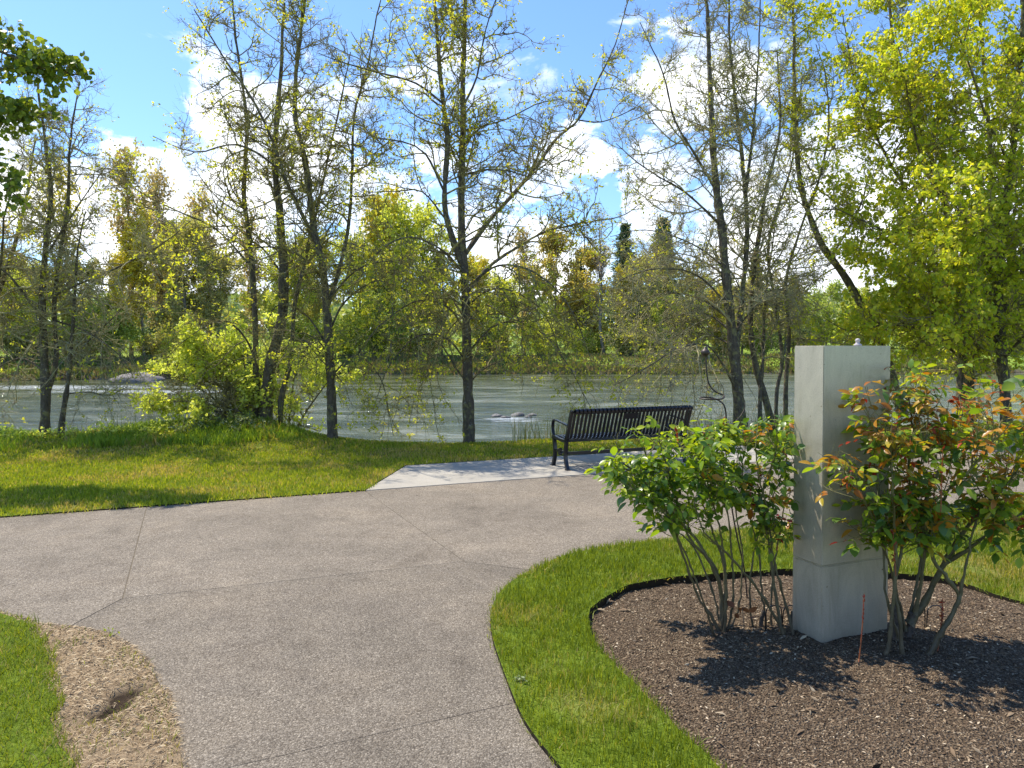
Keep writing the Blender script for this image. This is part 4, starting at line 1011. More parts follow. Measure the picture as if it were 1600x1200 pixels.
# brush along the far bank
brush = []; RB = np.random.default_rng(404)
bp = {}
for kx, mt in (('bright', F_lime), ('dull', F_oliv), ('deep', F_gree)):
    Rb = np.random.default_rng(hash(kx) % 99 if False else {'bright': 3, 'dull': 4, 'deep': 5}[kx])
    b0 = np.zeros((14, 3)); p1, r1 = grow(Rb, b0, np.tile([0, 0, 1.], (14, 1)), np.full(14, .06), 6, np.full(14, 3.4), .6, .2, .05, .04, .3)
    b, tg, rr, t2, ix = sample_on(Rb, p1, r1, 9, .2, 1.); p2, r2 = grow(Rb, b, tg, rr, 4, np.full(len(b), .9), .8, .25, .05, .015, .4)
    V, q = merge([tubes(p1, r1, 4), tubes(p2, r2, 3)])
    src = p2.reshape(-1, 3)[Rb.integers(0, len(b) * 4, 4400)] + Rb.normal(size=(4400, 3)) * .22
    VL, TL = leaves(Rb, src, .22, up=.4, asp=.7)
    bp[kx] = [('stems', mesh('stems', V, quads=q, mat=m_barkfar)), ('foliage', mesh('foliage', VL, tris=TL, mat=mt))]
BR = [('dull', 30, 'at the left edge'), ('deep', 75, 'behind the twin stems'), ('dull', 125, 'behind the thin crooked tree'), ('deep', 175, 'left of the grey river bar'), ('dull', 235, 'behind the grey river bar'), ('bright', 290, 'behind the lime shrub'), ('dull', 350, 'behind the mound'),
      ('bright', 450, 'between mound clump and slim trunk'), ('bright', 490, 'left of the slim trunk'), ('bright', 545, 'right of the slim trunk'), ('deep', 590, 'above the pale dirt bank'), ('bright', 630, 'left of the forked trunk'), ('dull', 670, 'close left of the forked trunk'),
      ('dull', 770, 'right of the forked trunk'), ('bright', 850, 'below the orange tree'), ('bright', 905, 'between orange and leafless trees'), ('bright', 930, 'at the foot of the leafless trunk'), ('dull', 985, 'above the middle of the bench'), ('deep', 1030, 'above the right of the bench'), ('bright', 1075, 'behind the twisted rod sculpture'),
      ('dull', 1130, 'behind the scarred trunk'), ('deep', 1190, 'left of the pillar'), ('dull', 1260, 'behind the pillar'), ('deep', 1330, 'behind the pillar right side'), ('bright', 1430, 'behind the maple leaves'), ('deep', 1520, 'between maple trunks'), ('dull', 1590, 'at the right edge')]
for i, (kx, u, where) in enumerate(BR):
    xg = (u - 800) / F * 95
    dp = 11.5 + RB.uniform(-2, 3)
    for _ in range(3): yg = farY(xg) + dp; xg = (u - 800) / F * yg
    col = {'bright': 'bright lime green', 'dull': 'dull olive', 'deep': 'deep green'}[kx]
    o = empty('riverbank_bush', (xg, yg, float(hgt(xg, yg)) - .1), f'{col} bush on the far bank {where}', 'bush', 'bushes on the far bank', RB.uniform(0, 6.28))
    s = RB.uniform(.8, 1.35); o.scale = (s * 1.25, s * 1.25, s * 1.1)
    for pn, me in bp[kx]: link_obj(pn, me, o)

# far bank tall grass fringe (one mass) and far-off wood
M = 26000; fx = RB.uniform(-62, 68, M); ff = farY(fx); fy = ff + .2 + 8.5 * RB.random(M) ** 1.5; fz = hgt(fx, fy)
hh = .50 * (.4 + RB.random(M)) * (.35 + .9 * fbm(fx, fy, .25, 2, 71)); ww = .10 + .08 * RB.random(M); la = RB.uniform(0, 6.28, M)
lx, ly = np.cos(la) * hh * .45, np.sin(la) * hh * .45
V = np.stack([np.column_stack([fx - ww, fy, fz - .1]), np.column_stack([fx + ww, fy, fz - .1]), np.column_stack([fx + lx, fy + ly, fz + hh])], 1).reshape(-1, 3)
m_fargrass = grassmat('far_bank_grass', [(0, (.07, .10, .025)), (.5, (.13, .17, .035)), (1, (.22, .25, .06))], [(0, (.10, .08, .045)), (1, (.26, .21, .13))], .35, 0)
tag(link_obj('far_bank_grass', mesh('far_bank_grass', V, tris=np.arange(M * 3).reshape(-1, 3), mat=m_fargrass)), 'rough grass on the far river bank', None, None, 'stuff')
M = 30000; wx = RB.uniform(-170, 190, M); wy = RB.uniform(122, 190, M); wh = 6 + 9 * fbm(wx, wy, .06, 3, 91) + .04 * (wy - 122)
wz = hgt(wx, wy) + wh * np.sqrt(RB.random(M))
V, T = leaves(RB, np.column_stack([wx, wy, wz]), 1.5, up=.3, asp=.7)
F_wood = leafmat('distant_wood_leaves', [(0, (0.157, 0.216, 0.098)), (.4, (0.274, 0.353, 0.137)), (.75, (0.431, 0.451, 0.176)), (1, (0.549, 0.510, 0.216))], .4)
tag(link_obj('distant_wood', mesh('distant_wood', V, tris=T, mat=F_wood)), 'far-off wood behind the trees of the far bank', None, None, 'stuff')

# grey bar and stones in the river
m_rock = principled('wet_stone', lambda n: n.ramp(n.noise(pos(n), 5, 6, .7), [(.3, (.05, .047, .043)), (.7, (.19, .175, .16))]), .6, bump=lambda n: n.noise(pos(n), 6, 5, .7), bump_d=.05)
m_bar = principled('river_gravel', lambda n: n.ramp(n.noise(pos(n), 3, 6, .75), [(.3, (.12, .105, .10)), (.7, (.30, .27, .25))]), .9, bump=lambda n: n.noise(pos(n), 8, 5, .7), bump_d=.08)
def rock(name, c_, r, seed, mat, label, cat, group=None, sub=3):
    bm = bmesh.new(); bmesh.ops.create_icosphere(bm, subdivisions=sub, radius=1)
    for v in bm.verts:
        p = np.array(v.co); k = 1 + .35 * (float(fbm([p[0] * 1.3 + seed], [p[1] * 1.3 + p[2]], 1.3, 3, seed)[0]) - .5) * 2
        v.co = Vector((p[0] * r[0] * k, p[1] * r[1] * k, p[2] * r[2] * k))
    me = bpy.data.meshes.new(name); bm.to_mesh(me); bm.free(); me.materials.append(mat)
    me.polygons.foreach_set('use_smooth', np.ones(len(me.polygons), bool))
    return tag(link_obj(name, me, loc=c_), label, cat, group)
q = G(218, 596, WL); rock('gravel_bar', (q[0], q[1] - 1, WL - .05), (2.6, 2.5, .95), 3, m_bar, 'low rounded grey gravel bar at the far waterline, left', 'gravel bar')
for i, (u, v, r, lb) in enumerate([(776, 651, .34, 'leftmost dark stone of the riffle'), (790, 653, .26, 'small flat stone in the riffle, second from left'), (809, 650, .40, 'largest dark stone breaking the river surface'), (826, 652, .22, 'small stone right of the largest one in the riffle'), (832, 649, .25, 'rightmost stone of the riffle')]):
    q = G(u, v, WL); rock('river_stone', (q[0], q[1], WL + .0), (r, r * .7, r * .42), 11 + i, m_rock, lb, 'stone', 'stones in the riffle', 2)

# ------------------------------------------------------------------ bench
m_blk = principled('black_powder_coat', lambda n: n.ramp(n.noise(pos(n), 90, 3), [(.4, (.008, .008, .010)), (.7, (.016, .016, .019))]), .28, spec=.55)
bl = np.array([.42, .167]); a0 = G(887, 735, .006)
bx = np.array([.93, .368]); bx = bx / np.linalg.norm(bx); ang = math.atan2(bx[1], bx[0])
BL = 1.90
bench = empty('park_bench', (a0[0], a0[1], .006), 'black metal slatted bench facing the river on the pale concrete pad', 'bench', None, ang)
# profile in (y,z): y = towards the river
def curve(pts, step=.02): return catmull([(0, a, b) for a, b in pts], step)[:, 1:]
slat_prof = curve([(.475, .375), (.475, .405), (.45, .428), (.36, .432), (.22, .418), (.10, .405), (.045, .415), (.005, .46), (-.03, .56), (-.075, .68), (-.110, .775), (-.116, .812), (-.138, .838), (-.166, .836), (-.184, .812), (-.178, .784), (-.156, .772)], .022)
ns = 31
sm = None
for i in range(ns):
    xc = .055 + (BL - .11) * i / (ns - 1)
    if sm is None:
        mb = MB(); mb.strap(slat_prof, -.019, .019, .007); sm = mesh('slat', mb.v, mb.f, mat=m_blk)
    link_obj('slat', sm, bench, loc=(xc, 0, 0))
for nm, (y, z_), r in (('top_rail', (-.150, .806), .020), ('back_rail', (-.015, .40), .016), ('seat_rail', (.44, .395), .016), ('mid_rail', (.22, .398), .012)):
    mb = MB(); mb.tube([(0.0, y, z_), (BL / 2, y, z_), (BL, y, z_)], r, 10); mb.obj(nm, m_blk, bench, True)
mb = MB(); mb.box((.02, -.028 + .05, .205), (BL - .02, -.004 + .05, .245)); mb.obj('stretcher', m_blk, bench)
for sx in (0.0, BL):
    x0, x1 = sx - .022, sx + .022
    mb = MB(); mb.strap(curve([(.0, .0), (.02, .04), (.055, .13), (.065, .22), (.05, .32), (.03, .41), (.02, .46)]), x0, x1, .045); mb.box((x0 - .006, -.035, -.004), (x1 + .006, .03, .012)); mb.obj('leg', m_blk, bench)
    mb = MB(); mb.strap(curve([(.46, .0), (.445, .04), (.41, .13), (.40, .22), (.415, .32), (.43, .40)]), x0, x1, .045); mb.box((x0 - .006, .44, -.004), (x1 + .006, .505, .012)); mb.obj('leg', m_blk, bench)
    mb = MB(); mb.strap(curve([(.03, .43), (-.005, .50), (-.04, .60), (-.085, .72), (-.125, .815)]), x0, x1, .04); mb.obj('back_post', m_blk, bench)
    mb = MB(); mb.strap(curve([(.01, .405), (.10, .388), (.25, .395), (.40, .41), (.47, .40)]), x0, x1, .04); mb.obj('seat_bearer', m_blk, bench)
    mb = MB(); mb.strap(curve([(.445, .43), (.475, .50), (.48, .57), (.45, .635), (.38, .648), (.25, .635), (.10, .62), (-.03, .60)]), sx - .02, sx + .02, .018); mb.obj('armrest', m_blk, bench)
    mb = MB(); mb.strap(curve([(.065, .20), (.12, .235), (.20, .24)]), x0 + .008, x1 - .008, .02); mb.strap(curve([(.40, .20), (.345, .235), (.27, .24)]), x0 + .008, x1 - .008, .02)
    Vr = []; nn = 14
    for s_ in (-1, 1):
        for k in range(nn): a = 2 * math.pi * k / nn; rr = .045 * (1 + .12 * math.cos(7 * a)); Vr.append((sx + s_ * .02, .235 + rr * math.cos(a), .225 + rr * math.sin(a)))
    mb.add(Vr, [list(range(nn))[::-1], list(range(nn, 2 * nn))] + [(k, (k + 1) % nn, nn + (k + 1) % nn, nn + k) for k in range(nn)])
    mb.obj('rosette_brace', m_blk, bench)
mb = MB(); mb.box((.79, -.004, 0), (1.02, .004, .085))
for hx in (.80, 1.01):
    for hz in (.012, .073): mb.lathe([(.006, -.003), (.006, 0), (.0, .0005)], 8, (hx, hz, 0)) if False else None
pq = mb.obj('plaque', m_blk, bench); pq.location = (0, -.112, .68); pq.rotation_euler = (math.radians(20), 0, 0)

# ------------------------------------------------------------------ pillar
def c_pil(n):
    p = n('ShaderNodeTexCoord').outputs['Object']
    a = n.ramp(n.noise(p, 150, 3, .8), [(.3, (.43, .375, .29)), (.7, (.57, .505, .40))])
    b = n.ramp(n.noise(n('ShaderNodeVectorMath', {0: p, 1: (1, 1, .45)}, operation='MULTIPLY').outputs[0], 5, 7, .72, .9), [(.3, (.74, .73, .71)), (.5, (.98, .98, .97)), (.7, (1.14, 1.14, 1.13))])
    c = n.mix(1.0, a, b, 'MULTIPLY')
    z_ = n('ShaderNodeSeparateXYZ', {0: p}).outputs[2]
    low = n.math('MULTIPLY', n.math('SUBTRACT', n.math('ADD', .05, n.math('MULTIPLY', n.noise(p, 14, 4), .12)), z_), 9.0, clamp=True)
    pit = n.ramp(n.noise(p, 38, 2, .5), [(.72, (1, 1, 1)), (.75, (.62, .6, .56))])
    run = n.ramp(n.noise(n('ShaderNodeVectorMath', {0: p, 1: (1, 1, .06)}, operation='MULTIPLY').outputs[0], 26, 4, .6), [(.56, (1, 1, 1)), (.74, (.90, .89, .86))])
    c = n.mix(1.0, c, run, 'MULTIPLY')
    return n.mix(n.math('MULTIPLY', low, .55), n.mix(1.0, c, pit, 'MULTIPLY'), (.22, .19, .14))
def r_pil(n): return n.ramp(n.noise(n('ShaderNodeTexCoord').outputs['Object'], 12, 4), [(.3, (.36, .36, .36)), (.7, (.48, .48, .48))])
m_pil = principled('brushed_pillar_skin', c_pil, r_pil, metallic=.35, bump=lambda n: n.noise(n('ShaderNodeTexCoord').outputs['Object'], 160, 3), bump_d=.0006, spec=.5)
m_seam = principled('seam_strip', (.62, .61, .58), .3, metallic=.9)
pc = G(1283, 1012); pr_ = G(1387, 990); pl = G(1236, 990)
e1 = (pr_ - pc)[:2]; e1 = e1 / np.linalg.norm(e1); e2 = np.array([-e1[1], e1[0]])
W1 = float(np.linalg.norm((pr_ - pc)[:2])); W2 = float((pl - pc)[:2] @ e2) * 1.02
print('PILLAR', W1, W2, pc)
pang = math.atan2(e1[1], e1[0])
top_z = float(P(1287, 540, pc[1])[2]); seam_z = float(P(1284, 885.5, pc[1])[2])
print('PILLAR z', top_z, seam_z)
W2 = max(W2, .19)
pil = empty('stone_pillar', (pc[0], pc[1], 0), 'square grey pillar with a horizontal seam standing in the rose bed', 'pillar', None, pang)
def bevbox(name, a, b, mat, parent, bev=.004):
    bm = bmesh.new(); bmesh.ops.create_cube(bm, size=1)
    for v in bm.verts: v.co = Vector([(a[i] + b[i]) / 2 + v.co[i] * (b[i] - a[i]) for i in range(3)])
    bmesh.ops.bevel(bm, geom=bm.edges, offset=bev, segments=2, affect='EDGES')
    me = bpy.data.meshes.new(name); bm.to_mesh(me); bm.free(); me.materials.append(mat); return link_obj(name, me, parent)
bevbox('base_block', (0, 0, -.12), (W1, W2, seam_z - .003), m_pil, pil)
bevbox('upper_shaft', (0, 0, seam_z + .003), (W1, W2, top_z), m_pil, pil)
bevbox('seam_strip', (.003, .003, seam_z - .0025), (W1 - .003, W2 - .003, seam_z + .0025), m_seam, pil, .0005)
mb = MB(); mb.lathe([(.022, 0), (.022, .008), (.012, .014), (.010, .024), (.015, .030), (.011, .040), (.002, .044)], 14, (W1 * .78, W2 * .6, top_z)); mb.obj('finial', principled('weathered_cap', (.42, .38, .38), .7), pil, True)

# ------------------------------------------------------------------ twisted rod sculpture
m_rod = principled('dark_rusty_rod', lambda n: n.ramp(n.noise(pos(n), 25, 5, .7), [(.35, (.022, .018, .016)), (.7, (.085, .055, .042))]), .5, metallic=.3)
Ys = 4.62
scu = empty('rod_sculpture', G(1165, 925), 'tall twisted dark metal rod with a bud shaped top, rising behind the left roses', 'sculpture'); so_ = np.array(scu.location)
def spx(L): return np.array([P(u, v, Ys + dy) for u, v, dy in L]) - so_
rod = catmull(spx([(1103, 556, 0), (1104, 580, 0), (1108, 600, 0), (1118, 612, 0), (1131, 618, 0), (1128, 623, -.05), (1110, 624, -.10), (1096, 623, -.06), (1095, 621, 0), (1108, 621, .04), (1122, 625, .02), (1132, 635, 0), (1135, 660, 0), (1134, 700, 0), (1137, 740, 0), (1143, 790, 0), (1152, 840, 0), (1163, 890, 0), (1168, 940, 0)]), .012)
mb = MB(); mb.tube(rod, .0052, 8); mb.obj('rod', m_rod, scu, True)
ring = catmull(spx([(1146, 612, .02), (1156, 613, .05), (1162, 622, .08), (1164, 636, .08), (1157, 650, .06), (1150, 658, .03), (1150, 668, 0), (1145, 678, 0), (1138, 688, 0), (1134, 700, 0)]), .01)
mb = MB(); mb.tube(ring, .0026, 6); mb.obj('wire_tendril', m_rod, scu, True)
bc = spx([(1102, 551, 0)])[0]
mb = MB(); mb.lathe([(.004, -.024), (.020, -.018), (.030, -.004), (.030, .008), (.022, .018), (.012, .024), (.009, .034), (.002, .040)], 16, bc); mb.obj('bud', m_rod, scu, True)
for (u, v, sz) in ((1160, 672, 1.0), (1182, 762, .9)):
    me = leaf_mesh('metal_leaf', .11 * sz, .045 * sz, .2, .2, m_rod); o = link_obj('metal_leaf', me, scu, loc=spx([(u - 12, v - 3, 0)])[0]); o.rotation_euler = (0, .2, -1.5)
for L in ([(1143, 790, 0), (1160, 760, .05), (1172, 757, .08), (1182, 762, .1)],):
    mb = MB(); mb.tube(catmull(spx(L), .01), .003, 6); mb.obj('wire_tendril', m_rod, scu, True)

# ------------------------------------------------------------------ roses
RG = leafmat('rose_leaf_green', [(0, (.06, .125, .024)), (.5, (.12, .21, .03)), (1, (.26, .36, .035))], .48, .33, (1.5, 1.5, .4), .6)
RY = leafmat('rose_leaf_yellowgreen', [(0, (.22, .34, .02)), (1, (.42, .48, .03))], .5, .32, (1.3, 1.2, .4), .5)
RO = leafmat('rose_leaf_orange', [(0, (.38, .13, .015)), (.5, (.46, .25, .02)), (1, (.42, .36, .03))], .42, .35, (1.3, 1.0, .5), .5)
RR = leafmat('rose_leaf_red', [(0, (.22, .018, .010)), (.6, (.34, .045, .015)), (1, (.40, .12, .02))], .35, .35, (1.3, .8, .6), .5)
def c_cane(n):
    p = pos(n); z_ = n('ShaderNodeSeparateXYZ', {0: p}).outputs[2]
    a = n.ramp(n.noise(p, 30, 5, .7), [(.3, (.035, .024, .014)), (.7, (.13, .095, .05))])
    g = n.ramp(n.noise(p, 18, 4), [(.3, (.09, .085, .028)), (.7, (.20, .18, .06))])
    return n.mix(n.math('MULTIPLY', z_, 1.1, clamp=True), a, g)
m_cane = principled('rose_cane', c_cane, .6, bump=lambda n: n.noise(pos(n), 80, 3), bump_d=.003)
m_shoot = principled('red_shoot', lambda n: n.ramp(n.noise(pos(n), 20), [(.3, (.20, .035, .02)), (.7, (.34, .11, .03))]), .5)
m_stump = principled('old_wood', lambda n: n.ramp(n.noise(pos(n), 40, 5, .7), [(.3, (.03, .024, .02)), (.7, (.13, .10, .075))]), .9, bump=lambda n: n.noise(pos(n), 40, 5, .7), bump_d=.01)
LP = [leaf_mesh('leaf', .042, .026, .35, .22, RG), leaf_mesh('leaf', .042, .027, .05, .30, RG), leaf_mesh('leaf', .038, .025, .6, .1, RG),
      leaf_mesh('leaf', .040, .022, .15, .35, RY), leaf_mesh('leaf', .036, .020, -.1, .4, RY),
      leaf_mesh('leaf', .042, .020, .2, .4, RO), leaf_mesh('leaf', .034, .015, -.1, .5, RO), leaf_mesh('leaf', .030, .012, .1, .5, RR)]


def rose(label, canes, Y0, seed, colour, group, n1=9, len1=.26, leaf_zmin=.35, nleaf=520, top=None, stumps=(), limit=300, tcol=None, n2=3, sizek=1.22):
    R = np.random.default_rng(seed)
    root0 = P(*canes[0][0][:2], Y0 + canes[0][0][2]); root0[2] = float(zbed(root0[0], root0[1])) - .01
    o = empty('rose_bush', root0, label, 'rose bush', group); org = np.array(o.location)
    bs, tn, rd, tt_, hh_ = [], [], [], [], []
    for L in canes:
        *pts, (ra, rb) = L
        p = np.array([P(u, v, Y0 + dy) for u, v, dy in pts])
        c_ = catmull(p, .03); K = len(c_); c_[1:-1] += R.normal(size=(K - 2, 3)) * .0022
        t = np.linspace(0, 1, K); r = ra * (1 - t) + rb * t; r *= 1 + .14 * R.normal(size=K); r += ra * .5 * np.exp(-np.arange(K) * .03 / .06)
        mb = MB(); mb.tube(c_ - org, r, 8)
        # thorns
        for k in R.integers(2, K - 2, max(2, K // 5)):
            dr = unit(R.normal(size=3)); b = c_[k] - org; tg = unit(c_[k + 1] - c_[k]); dr = unit(dr - (dr @ tg) * tg); s_ = np.cross(dr, tg)
            bb_ = b + dr * r[k] * .8; mb.add([bb_ + tg * .004, bb_ - tg * .004 + s_ * .002, bb_ - tg * .004 - s_ * .002, bb_ + dr * .008 - tg * .003], [(0, 1, 3), (1, 2, 3), (2, 0, 3)])
        mb.obj('cane', m_cane, o, True)
        m = max(2, int(n1 * K * .03 / .5)); k = R.integers(int(K * .35), K - 1, m)
        bs.append(c_[k]); tn.append(unit(c_[np.minimum(k + 1, K - 1)] - c_[k])); rd.append(r[k]); tt_.append(k / K)
        bs.append(c_[-1:]); tn.append(unit(c_[-1:] - c_[-2:-1])); rd.append(r[-1:]); tt_.append(np.ones(1))
    b = np.concatenate(bs); tg = np.concatenate(tn); rr = np.concatenate(rd); tt = np.concatenate(tt_)
    k = b[:, 2] > leaf_zmin; b, tg, rr, tt = b[k], tg[k], rr[k], tt[k]
    p1, r1 = grow(R, b, tg, rr, 7, np.full(len(b), len1), .7, .15, .16, .0030, .5)
    bb2, tg2, rr2, t2, ix = sample_on(R, p1, r1, n2, .25, 1.0)
    p2, r2 = grow(R, bb2, tg2, rr2, 5, np.full(len(bb2), len1 * .40), .8, .15, .10, .0018, .6)
    V, q = merge([tubes(p1 - org, r1, 5), tubes(p2 - org, r2, 4)]); link_obj('side_shoots', mesh('side_shoots', V, quads=q, mat=m_cane, smooth=True), o)['kind'] = 'stuff'
    # compound leaves with five leaflets along the shoots
    allp = [(p1, i) for i in range(len(p1))] + [(p2, i) for i in range(len(p2))]
    recs = []; stalks = []
    while len(recs) < nleaf:
        pp, i = allp[R.integers(0, len(allp))]; s = R.uniform(.25, 1.0); f = s * (pp.shape[1] - 1); kk = min(int(f), pp.shape[1] - 2)
        base = pp[i, kk] * (1 - (f - kk)) + pp[i, kk + 1] * (f - kk)
        if base[2] < leaf_zmin - .1: continue
        dr = R.normal(size=3); dr[2] = dr[2] * .35 - .05; dr = dr / np.linalg.norm(dr); nrm = np.array([0, 0, 1.]) + R.normal(size=3) * .45
        sd_ = np.cross(dr, nrm); sd_ /= np.linalg.norm(sd_); Lr = .075 * R.uniform(.7, 1.2) * sizek
        young = R.random() < tcol(base) if tcol else False
        stalks.append(np.array([base, base + dr * Lr * .5 - [0, 0, .003], base + dr * Lr - [0, 0, .010]]))
        spots = [(1.0, 0, 1.1), (.68, .9, .95), (.68, -.9, .95), (.30, .9, .75), (.30, -.9, .75)]
        if R.random() < .3: spots = spots[:3]
        if young: kp = int(R.choice(colour[1])); 
        else: kp = None
        for (a, sd2, sc) in spots:
            d2 = unit(dr * (1 if sd2 == 0 else .55) + sd_ * sd2 + np.array([0, 0, -.18]) + R.normal(size=3) * .12)
            pr2 = kp if kp is not None else int(R.choice(colour[0]))
            pt = base + dr * Lr * a - np.array([0, 0, .010 * a * a])
            recs.append((frame_mat(R, pt, d2, nrm + R.normal(size=3) * .25, sc * R.uniform(.6, 1.3) * sizek), pr2))
    V, q = tubes(np.array(stalks) - org, np.full((len(stalks), 3), .0008), 3); link_obj('leaf_stalks', mesh('leaf_stalks', V, quads=q, mat=m_cane), o)['kind'] = 'stuff'
    recs.sort(key=lambda r: r[0][1, 3])
    scatter_leaves(o, org, recs, LP, limit)
    # upright young red shoots at the top
    for (u, v0, v1, dy) in (top or ()):
        a = P(u, v0, Y0 + dy); c2 = P(u + R.uniform(-6, 6), v1, Y0 + dy + R.uniform(-.02, .02)); ln_ = catmull([a, (a + c2) / 2 + R.normal(size=3) * .004, c2], .01)
        mb = MB(); mb.tube(ln_ - org, np.linspace(.0028, .0015, len(ln_)), 6); s_ = mb.obj('red_shoot', m_shoot, o, True)
        rc = []
        for k in range(12):
            t = R.uniform(.25, 1); pt = a + (c2 - a) * t; dr = R.normal(size=3) * [1, 1, .3] + [0, 0, 1.2]
            rc.append((frame_mat(R, pt, dr, R.normal(size=3) + [0, 0, .2], R.uniform(.5, .95)), int(R.choice([7, 7, 6]))))
        Vs = []; Fs = []; of = 0
        for M_, kp in rc:
            V, q4, t3 = mesh_arrays(LP[kp]); W = V @ M_[:3, :3].T + M_[:3, 3] - org; Vs.append(W); Fs += [list(f + of) for f in q4] + [list(f + of) for f in t3]; of += len(V)
        link_obj('young_leaves', mesh('young_leaves', np.vstack(Vs), Fs, mat=RR, smooth=True), s_)
    for (u, v, dy, r, h_, lean) in stumps:
        b = P(u, v, Y0 + dy); tp = b + [lean, 0, h_]; mb = MB(); mb.tube(catmull([b - [0, 0, .03] - org, (b + tp) / 2 - org + R.normal(size=3) * .006, tp - org], .02), r, 8); mb.obj('cut_stub', m_stump, o)
    return o


# left bush: many canes fan up and left from one crown
rose('wide rose bush fanning left over the path from one gnarled crown, left of the pillar', [
    [(1126, 1022, 0), (1122, 985, 0), (1110, 960, 0), (1090, 930, 0), (1065, 860, -.05), (1040, 800, -.1), (1000, 745, -.15), (975, 725, -.2), (.010, .004)],
    [(1126, 1022, 0), (1128, 960, .02), (1122, 900, .05), (1105, 870, .05), (1085, 840, .1), (1050, 800, .1), (1020, 750, .15), (1005, 700, .15), (.015, .004)],
    [(1125, 1020, 0), (1130, 940, 0), (1110, 880, -.05), (1078, 842, -.1), (1060, 790, -.1), (1045, 740, -.15), (1030, 690, -.15), (.011, .004)],
    [(1126, 1022, .02), (1132, 950, .05), (1130, 880, .1), (1110, 820, .1), (1090, 770, .15), (1080, 720, .2), (1075, 690, .2), (.010, .004)],
    [(1127, 1022, 0), (1135, 940, -.03), (1130, 860, -.05), (1118, 800, -.1), (1100, 750, -.15), (1095, 700, -.2), (.009, .004)],
    [(1130, 1020, .04), (1120, 950, .1), (1105, 900, .15), (1080, 850, .2), (1045, 820, .25), (1010, 780, .3), (985, 760, .3), (.008, .003)],
    [(1128, 1020, .03), (1145, 940, .05), (1143, 860, .05), (1135, 790, .05), (1130, 730, .1), (1125, 680, .1), (.008, .003)],
    [(1132, 1015, .05), (1155, 940, .1), (1160, 860, .15), (1150, 800, .2), (1150, 740, .2), (.007, .003)],
    [(1124, 1015, -.03), (1105, 960, -.1), (1085, 900, -.15), (1060, 840, -.2), (1030, 790, -.25), (1000, 770, -.3), (.007, .003)],
], 4.05, 501, ([0, 1, 2, 0, 3, 3], [3, 4, 3, 4]), 'rose bushes in the bed', nleaf=2900, n1=10, len1=.14, leaf_zmin=.60,
    top=[(1103, 740, 672, 0), (1133, 700, 655, .05), (1060, 700, 668, .1), (1109, 720, 665, .1)], stumps=[(1128, 1024, 0, .034, .09, .0), (1122, 1020, .01, .028, .06, -.01), (1128, 1022, 0, .022, .13, -.01), (1165, 1015, .1, .016, .14, .01)],
    tcol=lambda b: .55 if b[2] > 1.02 else .14)
rose('slender rose with long bare canes close against the pillar left side', [
    [(1240, 1030, -.05), (1222, 985, -.03), (1208, 900, 0), (1198, 830, .02), (1190, 780, .05), (1205, 730, .08), (1215, 690, .1), (.011, .004)],
    [(1245, 1020, -.05), (1232, 960, 0), (1215, 900, 0), (1205, 850, 0), (1200, 800, 0), (1185, 740, 0), (1180, 700, 0), (.009, .004)],
    [(1235, 1005, 0), (1190, 930, -.05), (1150, 880, -.1), (1120, 850, -.15), (1100, 830, -.2), (1085, 790, -.2), (.009, .004)],
    [(1200, 1000, .1), (1190, 920, .12), (1185, 860, .15), (1170, 800, .2), (1160, 740, .2), (1165, 690, .2), (.007, .003)],
    [(1205, 1000, .12), (1205, 930, .15), (1215, 850, .2), (1225, 790, .22), (1228, 730, .25), (1230, 680, .25), (.007, .003)],
    [(1180, 1005, .1), (1172, 940, .1), (1175, 880, .1), (1190, 820, .1), (1210, 770, .1), (1228, 730, .1), (.006, .003)],
], 4.0, 503, ([0, 1, 2, 0, 3], [4, 5, 5, 7]), 'rose bushes in the bed', nleaf=1050, n1=6, len1=.15, leaf_zmin=.50,
    top=[(1187, 790, 735, .1), (1178, 810, 765, .0)], stumps=[(1236, 990, .1, .017, .13, .015), (1215, 1010, .12, .025, .07, 0), (1190, 1000, .1, .012, .17, .01), (1207, 1015, .1, .03, .05, 0)],
    tcol=lambda b: .35 if b[2] > 1.1 else .15)
